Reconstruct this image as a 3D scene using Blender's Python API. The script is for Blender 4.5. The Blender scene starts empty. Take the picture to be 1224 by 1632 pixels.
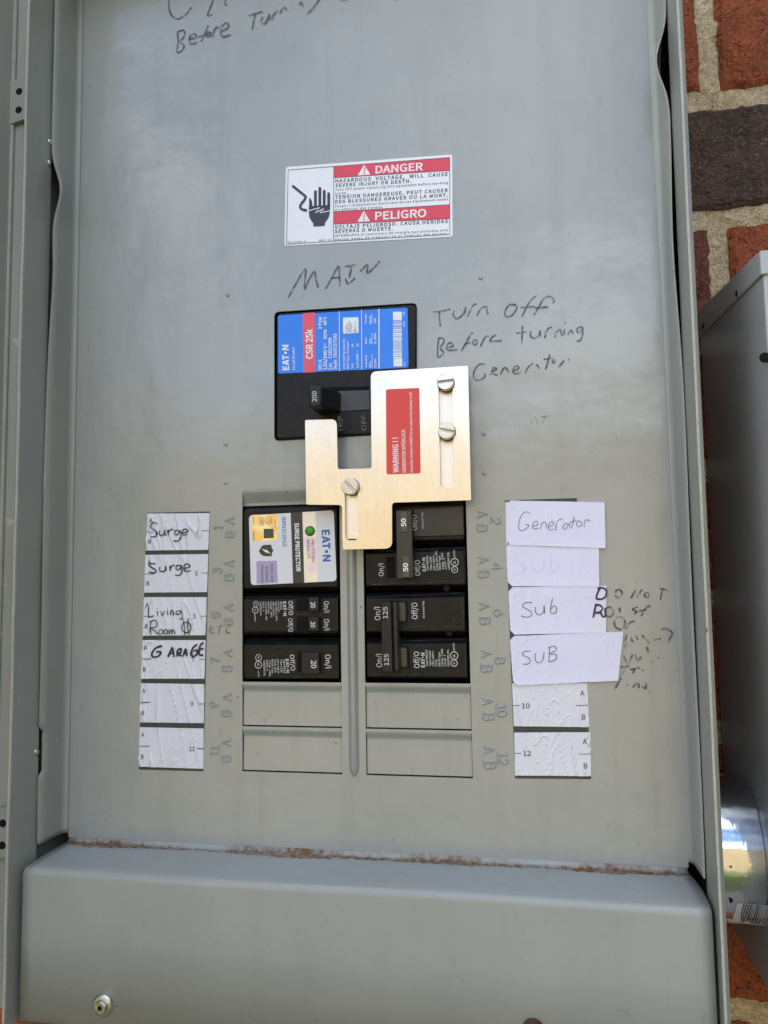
import bpy, bmesh, math, random
from mathutils import Vector, Matrix, noise
random.seed(7)
S = bpy.context.scene
C = S.collection
IN = 0.0254
# ------------------------------------------------------------------ camera
CX, CY, CZ = 3.8896, -16.9483, 2.2937          # inches, panel face is y = 0
PITCH, YAW, ROLL = 0.086443, 0.182702, 0.016285
F = 1226.0
MR = (Matrix.Rotation(YAW, 3, 'Z') @ Matrix.Rotation(PITCH, 3, 'X') @ Matrix.Rotation(ROLL, 3, 'Y'))
cam = bpy.data.cameras.new('camera'); co = bpy.data.objects.new('camera', cam); C.objects.link(co)
cam.sensor_fit = 'HORIZONTAL'; cam.sensor_width = 36; cam.lens = 36 * F / 1224
cam.clip_start = 0.01; cam.clip_end = 2000
co.matrix_world = Matrix.Translation(Vector((CX, CY, CZ)) * IN) @ (MR @ Matrix.Rotation(math.radians(90), 3, 'X')).to_4x4()
S.camera = co
S.render.resolution_x = 768; S.render.resolution_y = 1024
# ------------------------------------------------------------------ light
SUN_EL, SUN_AZ = math.radians(52), math.radians(-14)     # sun stands behind the wall
W = bpy.data.worlds.new('World'); S.world = W; W.use_nodes = True
nt = W.node_tree; nt.nodes.clear()
sky = nt.nodes.new('ShaderNodeTexSky'); sky.sky_type = 'NISHITA'; sky.sun_disc = False
sky.sun_elevation = SUN_EL; sky.sun_rotation = SUN_AZ
tc = nt.nodes.new('ShaderNodeTexCoord')
mp = nt.nodes.new('ShaderNodeMapping'); mp.inputs['Scale'].default_value = (1, 1, 2.6)
nz = nt.nodes.new('ShaderNodeTexNoise'); nz.inputs['Scale'].default_value = 2.3; nz.inputs['Detail'].default_value = 6
cr = nt.nodes.new('ShaderNodeValToRGB'); cr.color_ramp.elements[0].position = .44; cr.color_ramp.elements[1].position = .62
mx = nt.nodes.new('ShaderNodeMixRGB'); mx.inputs[2].default_value = (9.0, 9.3, 9.8, 1)
bg = nt.nodes.new('ShaderNodeBackground'); bg.inputs[1].default_value = 0.15
wo = nt.nodes.new('ShaderNodeOutputWorld')
L = nt.links.new
L(tc.outputs['Generated'], mp.inputs[0]); L(mp.outputs[0], nz.inputs[0]); L(nz.outputs[0], cr.inputs[0])
L(cr.outputs[0], mx.inputs[0]); L(sky.outputs[0], mx.inputs[1]); L(mx.outputs[0], bg.inputs[0]); L(bg.outputs[0], wo.inputs[0])
sl = bpy.data.lights.new('sun', 'SUN'); sl.energy = 3.0; sl.angle = math.radians(.5); sl.color = (1, .95, .86)
so = bpy.data.objects.new('sun', sl); C.objects.link(so)
sd = Vector((math.sin(SUN_AZ) * math.cos(SUN_EL), math.cos(SUN_AZ) * math.cos(SUN_EL), math.sin(SUN_EL)))
so.rotation_euler = sd.to_track_quat('Z', 'Y').to_euler(); so.location = (0, 6, 8)
S.view_settings.view_transform = 'Standard'; S.view_settings.look = 'None'
S.view_settings.exposure = 1.52; S.view_settings.gamma = 1

# ------------------------------------------------------------------ photo pixel -> place
def ray(px, py): return MR @ Vector(((px - 612) / F, 1, -(py - 816) / F))
def U(px, py, h=0.0):
    """point (x, h, z) in inches on the plane standing h in front of the panel face"""
    d = ray(px, py); t = (-h - CY) / d.y
    return (CX + t * d.x, h, CZ + t * d.z)
def UX(px, py, X):
    d = ray(px, py); t = (X - CX) / d.x
    return (X, -(CY + t * d.y), CZ + t * d.z)
def zoom(x0, y0, s): return lambda x, y: (x0 + x / s, y0 + y / s)
# ------------------------------------------------------------------ objects
ORG = {}
def tag(o, label=None, cat=None, group=None, kind=None):
    for k, v in (('label', label), ('category', cat), ('group', group), ('kind', kind)):
        if v: o[k] = v
    return o
def thing(name, org, label, cat, group=None):
    o = bpy.data.objects.new(name, None); C.objects.link(o); o.empty_display_size = .02
    o.location = Vector((org[0], -org[1], org[2])) * IN; ORG[o] = Vector(org)
    return tag(o, label, cat, group)
def build(name, V, Fc, mat, parent=None, label=None, smooth=False, bevel=0, seg=2, fix=True):
    org = Vector((0, 0, 0))
    for v in V: org += Vector(v)
    org /= len(V)
    me = bpy.data.meshes.new(name)
    me.from_pydata([((v[0] - org[0]) * IN, -(v[1] - org[1]) * IN, (v[2] - org[2]) * IN) for v in V], [], Fc)
    if fix:
        bm = bmesh.new(); bm.from_mesh(me); bmesh.ops.recalc_face_normals(bm, faces=bm.faces); bm.to_mesh(me); bm.free()
    me.materials.append(mat)
    o = bpy.data.objects.new(name, me); C.objects.link(o)
    p = ORG[parent] if parent else Vector((0, 0, 0))
    d = org - p
    o.location = Vector((d[0], -d[1], d[2])) * IN
    if parent: o.parent = parent
    ORG[o] = org
    if smooth:
        for f in me.polygons: f.use_smooth = True
    if bevel:
        b = o.modifiers.new('bevel', 'BEVEL'); b.width = bevel * IN; b.segments = seg; b.limit_method = 'ANGLE'; b.angle_limit = .6
        for f in me.polygons: f.use_smooth = True
        b.harden_normals = True
    if label: o['label'] = label
    return o
class MB:
    def __init__(s): s.V = []; s.F = []
    def add(s, V, Fc):
        n = len(s.V); s.V += [tuple(v) for v in V]; s.F += [tuple(i + n for i in f) for f in Fc]; return s
    def box(s, x0, x1, h0, h1, z0, z1):
        return s.add([(x, h, z) for x in (x0, x1) for h in (h0, h1) for z in (z0, z1)],
                     [(0, 1, 3, 2), (4, 6, 7, 5), (0, 4, 5, 1), (2, 3, 7, 6), (0, 2, 6, 4), (1, 5, 7, 3)])
    def prism(s, P, h0, h1):
        n = len(P)
        V = [(p[0], h1, p[1]) for p in P] + [(p[0], h0, p[1]) for p in P]
        return s.add(V, [tuple(range(n)), tuple(range(2 * n - 1, n - 1, -1))] + [(i, i + n, (i + 1) % n + n, (i + 1) % n) for i in range(n)])
    def flat(s, P, h): return s.add([(p[0], h, p[1]) for p in P], [tuple(range(len(P)))])
    def frust(s, a, b, h0, h1, ins):            # rect a=(x0,z0,x1,z1) low ... inset top (l,b,r,t)
        x0, z0, x1, z1 = a; l, bt, r, t = ins
        V = [(x0, h0, z0), (x1, h0, z0), (x1, h0, z1), (x0, h0, z1), (x0 + l, h1, z0 + bt), (x1 - r, h1, z0 + bt), (x1 - r, h1, z1 - t), (x0 + l, h1, z1 - t)]
        s.add(V, [(0, 3, 2, 1), (4, 5, 6, 7), (0, 1, 5, 4), (1, 2, 6, 5), (2, 3, 7, 6), (3, 0, 4, 7)]); return s
    def build(s, name, mat, parent=None, **k): return build(name, s.V, s.F, mat, parent, **k)
def rrect(P, r, n=5):
    """round the corners of a polygon [(x,z)...]; r = number or list"""
    out = []; m = len(P)
    for i in range(m):
        rr = r[i] if isinstance(r, (list, tuple)) else r
        p = Vector(P[i]); a = Vector(P[i - 1]) - p; b = Vector(P[(i + 1) % m]) - p
        if rr <= 0: out.append(tuple(p)); continue
        a.normalize(); b.normalize()
        for k in range(n + 1):
            t = k / n
            out.append(tuple(p + a * rr * (1 - t) ** 2 + b * rr * t ** 2))
    return out
def Q(Z, pts, h): return [(lambda u: (u[0], u[2]))(U(*Z(*p), h)) for p in pts]
def circ(c, r, n=24, a0=0): return [(c[0] + r * math.cos(a0 + 2 * math.pi * k / n), c[1] + r * math.sin(a0 + 2 * math.pi * k / n)) for k in range(n)]
def plate(name, outer, holes, h0, h1, mat, parent, bevel=0, **k):
    """sheet with holes cut in it"""
    bm = bmesh.new(); loops = []
    for P in [outer] + holes:
        vs = [bm.verts.new((p[0], h1, p[1])) for p in P]
        for i in range(len(vs)): bm.edges.new((vs[i], vs[(i + 1) % len(vs)]))
        loops.append(vs)
    bmesh.ops.triangle_fill(bm, use_beauty=True, use_dissolve=False, edges=bm.edges[:])
    bm.verts.index_update(); bm.verts.ensure_lookup_table()
    V = [tuple(v.co) for v in bm.verts]; n = len(V)
    Fc = [tuple(v.index for v in f.verts) for f in bm.faces]
    V2 = V + [(v[0], h0, v[2]) for v in V]
    F2 = Fc + [tuple(i + n for i in reversed(f)) for f in Fc]
    for vs in loops:
        for i in range(len(vs)):
            a, b = vs[i].index, vs[(i + 1) % len(vs)].index; F2.append((a, b, b + n, a + n))
    bm.free()
    return build(name, V2, F2, mat, parent, bevel=bevel, seg=1, **k)
# text ---------------------------------------------------------------
TC = {}
try:
    import os
    FONT = bpy.data.fonts.load(os.path.join(bpy.utils.system_resource('DATAFILES'), 'fonts', 'Noto Sans CJK Regular.woff2'))   # Blender's own interface font
except Exception: FONT = None
def glyphs(s, off=0.0, space=1.0):
    k = (s, off, space)
    if k in TC: return TC[k]
    cu = bpy.data.curves.new('t', 'FONT'); cu.body = s; cu.size = 1
    if FONT: cu.font = FONT
    cu.resolution_u = 3; cu.offset = off; cu.space_character = space
    ob = bpy.data.objects.new('t', cu); me = bpy.data.meshes.new_from_object(ob)
    V = [(v.co.x, v.co.y) for v in me.vertices]; Fc = [tuple(p.vertices) for p in me.polygons]
    bpy.data.objects.remove(ob); bpy.data.curves.remove(cu); bpy.data.meshes.remove(me)
    TC[k] = (V, Fc); return TC[k]
CAP = max(v[1] for v in glyphs('H')[0])
class Text:
    """collects lines of lettering; build() makes one part of them"""
    def __init__(s, Z, h): s.m = MB(); s.Z = Z; s.h = h; s.cuts = []
    def line(s, t, p0, p1, hp, off=0.0, thick=0.0, space=1.0, lift=0, fn=None, wide=0):
        if t == 'EAT\u2022N':            # the maker's mark: heavy letters with a round dot for the O
            a, b = Vector(p0), Vector(p1); L_ = (b - a).length; d = (b - a) / L_; up = Vector((d.y, -d.x))
            n0, f0 = len(s.m.V), len(s.m.F); k0 = len(s.cuts)
            for x0, x1, PP in ((0, .17, ((0, 0), (1, 0), (1, .2), (.36, .2), (.36, .4), (.9, .4), (.9, .6), (.36, .6), (.36, .8), (1, .8), (1, 1), (0, 1))),
                               (.19, .42, ((0, 0), (.28, 0), (.5, .60), (.61, .34), (.46, .34), (.38, .14), (.69, .14), (.74, 0), (1, 0), (.64, 1), (.36, 1))),
                               (.41, .60, ((.34, 0), (.66, 0), (.66, .78), (1, .78), (1, 1), (0, 1), (0, .78), (.34, .78))),
                               (.79, 1, ((0, 0), (.27, 0), (.27, .60), (.72, 0), (1, 0), (1, 1), (.73, 1), (.73, .40), (.28, 1), (0, 1)))):
                s.m.flat(Q(s.Z, [tuple(a.lerp(b, x0 + (x1 - x0) * x) + up * y * hp) for x, y in PP], s.h), s.h)
            c = a.lerp(b, .685) + up * hp * .5; rr_ = min(hp * .2, L_ * .055)
            s.m.flat(Q(s.Z, [tuple(c + Vector((math.cos(q * .5236), math.sin(q * .5236))) * rr_) for q in range(12)], s.h), s.h)
            del s.cuts[k0:]; s.cuts.append((n0, f0)); return s
        return s._line(t, p0, p1, hp, off, thick, space, lift, fn, wide)
    def _line(s, t, p0, p1, hp, off=0.0, thick=0.0, space=1.0, lift=0, fn=None, wide=0):
        V, Fc = glyphs(t, (.004 + off * .22), space)
        if not V: return s
        s.cuts.append((len(s.m.V), len(s.m.F)))
        Z, h = s.Z, s.h + lift
        a = Vector(U(*Z(*p0), h)); b = Vector(U(*Z(*p1), h))
        d = Vector((b.x - a.x, 0, b.z - a.z)); ln = d.length; d /= ln
        up = Vector((-d.z, 0, d.x))
        dx, dy = p1[0] - p0[0], p1[1] - p0[1]; L_ = math.hypot(dx, dy)
        q = Vector(U(*Z(p0[0] + dy / L_ * hp, p0[1] - dx / L_ * hp), h))
        hh = (q - a).length
        x0 = min(v[0] for v in V); x1 = max(v[0] for v in V)
        sx = ln / max(1e-6, x1 - x0); sy = hh / CAP
        if len(t) == 1 and not wide: sx = min(sx, sy)
        P = [a + d * (v[0] - x0) * sx + up * v[1] * sy for v in V]
        if fn: P = [Vector((p.x, p.y + fn(p.x, p.z), p.z)) for p in P]
        if thick:
            n = len(P); ec = {}
            for f in Fc:
                for i in range(len(f)):
                    e = (f[i], f[(i + 1) % len(f)]); ec[e] = 1
            bd = [e for e in ec if (e[1], e[0]) not in ec]
            V2 = [(p.x, p.y + thick, p.z) for p in P] + [tuple(p) for p in P]
            s.m.add(V2, list(Fc) + [(e[0], e[0] + n, e[1] + n, e[1]) for e in bd])
        else: s.m.add([tuple(p) for p in P], Fc)
        return s
    def poly(s, pts, lift=0): s.cuts.append((len(s.m.V), len(s.m.F))); s.m.flat(Q(s.Z, pts, s.h + lift), s.h + lift); return s
    def ring(s, c, r, w):
        for (a, b) in ((r, r - w),):
            n = 20; c0 = U(*s.Z(*c), s.h); e = U(*s.Z(c[0] + r, c[1]), s.h); R = abs(e[0] - c0[0]); R2 = R * (r - w) / r
            V = [(c0[0] + q * math.cos(6.2832 * i / n), s.h, c0[2] + q * math.sin(6.2832 * i / n)) for q in (R, R2) for i in range(n)]
            s.m.add(V, [(i, (i + 1) % n, (i + 1) % n + n, i + n) for i in range(n)])
        return s
    def build(s, name, mat, parent, **k):
        if name in ('small_print', 'border_line') or len(s.cuts) < 2:
            o = s.m.build(name, mat, parent, fix=False, **k)
            if name == 'small_print': o['kind'] = 'stuff'
            return o
        c = s.cuts + [(len(s.m.V), len(s.m.F))]; c[0] = (0, 0)
        for (a, fa), (b, fb) in zip(c, c[1:]):
            if b > a: o = build(name, s.m.V[a:b], [tuple(i - a for i in f) for f in s.m.F[fa:fb]], mat, parent, fix=False, **k)
        return o
def smoothline(P, n=5):
    if len(P) < 3: return [tuple(Vector(P[0]).lerp(Vector(P[1]), k / 6)) for k in range(7)]
    out = []
    for i in range(len(P) - 1):
        p0 = Vector(P[max(0, i - 1)]); p1 = Vector(P[i]); p2 = Vector(P[i + 1]); p3 = Vector(P[min(len(P) - 1, i + 2)])
        for k in range(n):
            t = k / n
            out.append(tuple(.5 * ((2 * p1) + (p2 - p0) * t + (2 * p0 - 5 * p1 + 4 * p2 - p3) * t * t + (-p0 + 3 * p1 - 3 * p2 + p3) * t ** 3)))
    out.append(tuple(P[-1])); return out
def strokes(name, Z, SS, w, h, mat, parent, label=None, fn=None, sharp=False):
    """pen strokes: ribbons of ink lying on a surface"""
    m = MB(); j = 0
    for st in SS:
        if isinstance(st, tuple) and isinstance(st[0], (int, float)):      # circle / dot (x, y, r)
            x, y, r = st; st = [(x + r * math.cos(a * .7854), y + r * math.sin(a * .7854) * 1.1) for a in range(9)] if r > w * .6 else [(x - w * .3, y), (x + w * .3, y)]
        P = st if sharp else smoothline(st)
        W2 = []
        for i in range(len(P)):
            a = Vector(P[max(0, i - 1)]); b = Vector(P[min(len(P) - 1, i + 1)]); d = b - a
            if d.length < 1e-6: d = Vector((1, 0))
            d.normalize(); n = Vector((-d.y, d.x))
            e = min(i, len(P) - 1 - i)
            ww = w * .5 * (1 if sharp else (.6 if e == 0 else .9) * (1 + .3 * noise.noise(Vector((P[i][0] * .05, P[i][1] * .05, j)))))
            W2.append((Vector(P[i]) + n * ww, Vector(P[i]) - n * ww))
        hh = h + j * .0012; V = []
        for i, (a, b) in enumerate(W2):
            for q in (a, b):
                p = U(*Z(*q), hh)
                V.append((p[0], hh + i * .0001 + (fn(p[0], p[2]) if fn else 0), p[2]))
        m.add(V, [(2 * i, 2 * i + 1, 2 * i + 3, 2 * i + 2) for i in range(len(W2) - 1)]); j += 1
    return m.build(name, mat, parent, fix=False, label=label)
# ------------------------------------------------------------------ materials
def mat(name, col, rough=.5, metal=0, bump=(), var=0, varscale=60, alpha=None, spec=.5, rvar=0, stretch=None, coat=0):
    m = bpy.data.materials.new(name); m.use_nodes = True; n = m.node_tree; b = n.nodes['Principled BSDF']
    b.inputs['Base Color'].default_value = (*col, 1); b.inputs['Roughness'].default_value = rough; b.inputs['Metallic'].default_value = metal
    b.inputs['Specular IOR Level'].default_value = spec
    if coat: b.inputs['Coat Weight'].default_value = coat; b.inputs['Coat Roughness'].default_value = .15
    g = n.nodes.new('ShaderNodeNewGeometry'); src = g.outputs['Position']
    if stretch:
        mp = n.nodes.new('ShaderNodeMapping'); mp.inputs['Scale'].default_value = stretch; n.links.new(src, mp.inputs[0]); src = mp.outputs[0]
    m['src'] = 1
    def N(sc, det=4, r=.55):
        t = n.nodes.new('ShaderNodeTexNoise'); t.inputs['Scale'].default_value = sc; t.inputs['Detail'].default_value = det; t.inputs['Roughness'].default_value = r
        n.links.new(src, t.inputs['Vector']); return t.outputs[0]
    if var:
        t = N(varscale); r = n.nodes.new('ShaderNodeMapRange'); r.inputs[1].default_value = .15; r.inputs[2].default_value = .85
        r.inputs[3].default_value = 1 - var * 1.7; r.inputs[4].default_value = 1 + var * 1.7; n.links.new(t, r.inputs[0])
        x = n.nodes.new('ShaderNodeMixRGB'); x.blend_type = 'MULTIPLY'; x.inputs[0].default_value = 1; x.inputs[1].default_value = (*col, 1)
        n.links.new(r.outputs[0], x.inputs[2]); n.links.new(x.outputs[0], b.inputs['Base Color'])
    if rvar:
        t = N(varscale * .7); r = n.nodes.new('ShaderNodeMapRange'); r.inputs[1].default_value = .15; r.inputs[2].default_value = .85
        r.inputs[3].default_value = rough - rvar * 1.4; r.inputs[4].default_value = rough + rvar * 1.4; n.links.new(t, r.inputs[0]); n.links.new(r.outputs[0], b.inputs['Roughness'])
    prev = None
    for sc, st, dist in bump:
        u = n.nodes.new('ShaderNodeBump'); u.inputs['Strength'].default_value = st; u.inputs['Distance'].default_value = dist
        n.links.new(N(sc, 5), u.inputs['Height'])
        if prev: n.links.new(prev, u.inputs['Normal'])
        prev = u.outputs[0]
    if prev: n.links.new(prev, b.inputs['Normal'])
    if alpha:
        lo, hi, sc = alpha
        t = N(sc, 3); r = n.nodes.new('ShaderNodeMapRange'); r.inputs[1].default_value = .35; r.inputs[2].default_value = .62
        r.inputs[3].default_value = lo; r.inputs[4].default_value = hi; n.links.new(t, r.inputs[0]); n.links.new(r.outputs[0], b.inputs['Alpha'])
    return m
def mth(n, op, a, b=None, clamp=False):
    x = n.nodes.new('ShaderNodeMath'); x.operation = op; x.use_clamp = clamp
    for i, v in enumerate((a, b)):
        if v is None: continue
        if isinstance(v, (int, float)): x.inputs[i].default_value = v
        else: n.links.new(v, x.inputs[i])
    return x.outputs[0]
def mixcol(m, fac, col, rough=None):
    n = m.node_tree; b = n.nodes['Principled BSDF']; i = b.inputs['Base Color']
    x = n.nodes.new('ShaderNodeMixRGB'); x.inputs[1].default_value = i.default_value; x.inputs[2].default_value = (*col, 1)
    if i.is_linked: n.links.new(i.links[0].from_socket, x.inputs[1])
    n.links.new(fac, x.inputs[0]); n.links.new(x.outputs[0], i)
    if rough is not None:
        r = n.nodes.new('ShaderNodeMapRange'); r.inputs[3].default_value = b.inputs['Roughness'].default_value; r.inputs[4].default_value = rough
        n.links.new(fac, r.inputs[0]); n.links.new(r.outputs[0], b.inputs['Roughness'])
def noise_node(m, sc, det=4, scale3=None):
    n = m.node_tree; g = n.nodes.new('ShaderNodeNewGeometry'); t = n.nodes.new('ShaderNodeTexNoise'); t.inputs['Scale'].default_value = sc; t.inputs['Detail'].default_value = det
    src = g.outputs['Position']
    if scale3:
        mp = n.nodes.new('ShaderNodeMapping'); mp.inputs['Scale'].default_value = scale3; n.links.new(src, mp.inputs[0]); src = mp.outputs[0]
    n.links.new(src, t.inputs['Vector']); return t.outputs[0]
def xyz(m):
    n = m.node_tree; g = n.nodes.new('ShaderNodeNewGeometry'); s = n.nodes.new('ShaderNodeSeparateXYZ'); n.links.new(g.outputs['Position'], s.inputs[0]); return s.outputs
def specks(m, sc, lo, hi, col, rough=None):
    n = m.node_tree; t = noise_node(m, sc, 2)
    r = n.nodes.new('ShaderNodeMapRange'); r.inputs[1].default_value = lo; r.inputs[2].default_value = hi; n.links.new(t, r.inputs[0]); mixcol(m, r.outputs[0], col, rough)

GREY = (.312, .333, .327)
PB = [(900, .10, .0004), (9, .25, .004)]
M = {}
M['paint'] = mat('grey_enamel', GREY, .40, 0, PB, .045, 14, rvar=.06)
specks(M['paint'], 420, .745, .76, (.10, .09, .08))
M['paint_face'] = mat('grey_enamel_cover', GREY, .21, 0, [(900, .12, .0004), (7, .45, .006), (2.5, .4, .012)], .05, 11, rvar=.03, spec=1.0)
specks(M['paint_face'], 300, .755, .768, (.09, .08, .07))
# grime smudges on the cover face
n_ = M['paint_face'].node_tree; t_ = noise_node(M['paint_face'], 26, 5)
r_ = n_.nodes.new('ShaderNodeMapRange'); r_.inputs[1].default_value = .60; r_.inputs[2].default_value = .8; r_.inputs[4].default_value = .30; n_.links.new(t_, r_.inputs[0])
mixcol(M['paint_face'], r_.outputs[0], (.21, .215, .20))
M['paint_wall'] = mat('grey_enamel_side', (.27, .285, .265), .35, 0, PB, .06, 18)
# faint rain streaks and dust on the large painted faces
def streaks(m, sc3, lo, hi, amt, col, det=4):
    n = m.node_tree; t = noise_node(m, 1, det, sc3); r = n.nodes.new('ShaderNodeMapRange'); r.interpolation_type = 'SMOOTHSTEP'
    r.inputs[1].default_value = lo; r.inputs[2].default_value = hi; r.inputs[4].default_value = amt; n.links.new(t, r.inputs[0]); mixcol(m, r.outputs[0], col)
streaks(M['paint_face'], (70, 70, 5), .48, .75, .22, (.22, .225, .205)); streaks(M['paint_face'], (12, 12, 9), .45, .75, .28, (.385, .40, .385))
streaks(M['paint_face'], (260, 260, 90), .62, .72, .25, (.20, .20, .18))
# thin pale scratches
n_ = M['paint_wall'].node_tree; t_ = noise_node(M['paint_wall'], 60, 3, (1, 9, 1.2))
r_ = n_.nodes.new('ShaderNodeMapRange'); r_.inputs[1].default_value = .705; r_.inputs[2].default_value = .72; r_.inputs[4].default_value = .45; n_.links.new(t_, r_.inputs[0])
mixcol(M['paint_wall'], r_.outputs[0], (.5, .5, .46))
def rusty(name, zc, span, base, thr=.5, rough=.36, hh=None):
    m = mat(name, base, rough, 0, PB + [(3, .4, .012)], .045, 14); n = m.node_tree; o = xyz(m)
    if hh is None:   # band along z = zc
        d = mth(n, 'ABSOLUTE', mth(n, 'SUBTRACT', o[2], zc * IN))
    else:            # band along height hh in front of the face, plus a little scatter
        d = mth(n, 'ABSOLUTE', mth(n, 'SUBTRACT', o[1], -hh * IN))
    k = mth(n, 'SUBTRACT', 1.0, mth(n, 'DIVIDE', d, span * IN), True)
    a = noise_node(m, 13, 3); b = noise_node(m, 330, 6)
    s = mth(n, 'ADD', mth(n, 'MULTIPLY', mth(n, 'SUBTRACT', a, .5), 2.4), mth(n, 'MULTIPLY', mth(n, 'SUBTRACT', b, .5), .85))
    s = mth(n, 'ADD', s, mth(n, 'MULTIPLY', k, thr)); k2 = mth(n, 'SUBTRACT', 1.0, mth(n, 'DIVIDE', d, span * 2.8 * IN), True); s = mth(n, 'ADD', s, mth(n, 'MULTIPLY', k2, .22)); s = mth(n, 'ADD', s, mth(n, 'MULTIPLY', o[0], .9))
    r = n.nodes.new('ShaderNodeMapRange'); r.inputs[1].default_value = .60; r.inputs[2].default_value = 1.15; n.links.new(s, r.inputs[0])
    c = mth(n, 'MULTIPLY', r.outputs[0], mth(n, 'MULTIPLY', b, 1.6), True)
    mixcol(m, c, (.125, .055, .010), .98); return m
M['paint_cover'] = None
M['paint_cover'] = rusty('grey_enamel_lower_cover', 0, .26, GREY, 1.15, .26, hh=.12)
streaks(M['paint_cover'], (60, 60, 4), .50, .78, .18, (.24, .24, .215)); streaks(M['paint_cover'], (9, 9, 14), .48, .75, .20, (.37, .385, .37)); streaks(M['paint_cover'], (240, 240, 120), .64, .73, .25, (.20, .19, .17))
M['raw_edge'] = mat('worn_paint_edge', (.40, .40, .36), .5, 0, (), .10, 300)
specks(M['raw_edge'], 110, .72, .76, (.20, .10, .04), .9)
M['dark'] = mat('recess_shade_dark', (.010, .010, .012), .8, spec=.1)  # near-black paints the shade inside holes, slots and the enclosure
M['black'] = mat('black_moulded_plastic', (.009, .0092, .0105), .33, 0, [(1400, .25, .0003)], .3, 120, rvar=.08, spec=.22)
specks(M['black'], 900, .73, .76, (.12, .12, .12))
M['black_matt'] = mat('black_plastic_handle', (.010, .010, .011), .38, 0, [(1800, .3, .0003)], .2, 200, spec=.35)
M['brownblack'] = mat('brown_lit_black_plastic', (.026, .024, .019), .40, 0, [(1200, .3, .0003)], .25, 160)  # black plastic with its olive-brown lit tone put into the colour
M['insert'] = mat('handle_rating_insert', (.075, .066, .046), .40, 0, [(1200, .2, .0003)], .2, 200)
M['print'] = mat('white_print', (.62, .63, .64), .6, alpha=(.75, 1, 900))
M['print_dim'] = mat('faint_grey_print', (.22, .22, .23), .6, alpha=(.3, .9, 900))
M['moulded'] = mat('pale_mould_edge', (.085, .085, .08), .5, alpha=(.05, .8, 500))  # pale broken lines drawn along the moulded edges
M['white'] = mat('white_vinyl', (.80, .84, .93), .35, 0, [(300, .1, .0003)], .02, 40)
M['red'] = mat('red_print', (.70, .05, .095), .35)
M['ink'] = mat('black_print', (.030, .034, .050), .45)
M['navy'] = mat('dark_slate_print', (.022, .030, .052), .4)
M['blue'] = mat('blue_label', (.018, .22, .92), .26, 0, (), .03, 80)
M['labelred'] = mat('label_red', (.78, .09, .15), .3)
M['labelwhite'] = mat('label_white_print', (.80, .84, .88), .35)
M['surgewhite'] = mat('silver_white_label', (.70, .73, .80), .25)
M['surgeblack'] = mat('label_black_band', (.035, .030, .032), .35)
M['logoblue'] = mat('logo_blue', (.012, .12, .42), .35)
M['purple'] = mat('lilac_foil', (.36, .33, .58), .3, .2)
M['warnred'] = mat('interlock_red', (.72, .052, .046), .34)
M['paper'] = mat('wrinkled_paper', (.72, .73, .82), .6, 0, [(60, .15, .001), (500, .15, .0003)], .02, 60)
M['slip'] = mat('lilac_white_paper', (.73, .73, .92), .6, 0, [(40, .12, .001), (700, .1, .0002)], .02, 40)
M['band'] = mat('dark_paper_band', (.050, .050, .046), .6, 0, [(60, .5, .002)], .15, 200)
M['marker'] = mat('faded_marker', (.080, .080, .098), .6, alpha=(.22, .80, 340))
M['marker_worn'] = mat('worn_brown_marker', (.085, .070, .070), .6, alpha=(.05, .80, 330))
M['ghost'] = mat('show_through_ink', (.48, .48, .60), .6, alpha=(.0, .13, 200))
M['marker_dark'] = mat('purple_black_marker', (.028, .014, .045), .5, alpha=(.85, 1, 300))
M['marker_blue'] = mat('dark_marker', (.028, .028, .05), .5, alpha=(.7, 1, 300))
M['pen'] = mat('ballpoint_ink', (.045, .04, .055), .5, alpha=(.75, 1, 600))
M['plate'] = mat('brushed_steel', (.70, .67, .61), .25, 1, [(420, .05, .0002)], .05, 260, stretch=(9, 9, .22), rvar=.05)
streaks(M['plate'], (38, 38, 30), .40, .72, .34, (.56, .53, .48), 3)
M['bar'] = mat('satin_spacer_bar', (.72, .70, .66), .36, 1, [(300, .1, .0003)], .05, 300, stretch=(6, 6, .5))
M['screw'] = mat('nickel_screw', (.56, .56, .55), .22, 1, [(900, .1, .0003)], .08, 300)
M['bolt'] = mat('weathered_zinc_bolt', (.50, .50, .48), .32, 1, [(500, .4, .0006)], .3, 300)
M['zinc'] = mat('galvanised_steel', (.62, .66, .71), .09, 1, [(130, .25, .0006), (16, .15, .003)], .12, 60, rvar=.04)
specks(M['zinc'], 120, .70, .73, (.05, .045, .04), .6)
M['rust'] = mat('rust', (.16, .05, .018), .9, 0, [(400, .8, .001)], .4, 200)
M['gbox'] = mat('grey_box_paint', (.40, .42, .43), .30, 0, PB, .06, 12)
M['green'] = mat('green_lens', (.03, .32, .015), .12)
M['gchip'] = mat('dark_green_foil', (.025, .065, .045), .3)
def foil(name, c0, c1, sc):
    m = mat(name, c0, .22, .55); n = m.node_tree; t = noise_node(m, sc, 3); r = n.nodes.new('ShaderNodeMapRange'); r.inputs[1].default_value = .38; r.inputs[2].default_value = .62
    n.links.new(t, r.inputs[0]); mixcol(m, r.outputs[0], c1); return m
M['gold'] = foil('gold_hologram_foil', (.80, .55, .22), (.85, .78, .5), 160)
M['irid'] = foil('iridescent_foil', (.60, .52, .86), (.74, .76, .72), 70)
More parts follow.
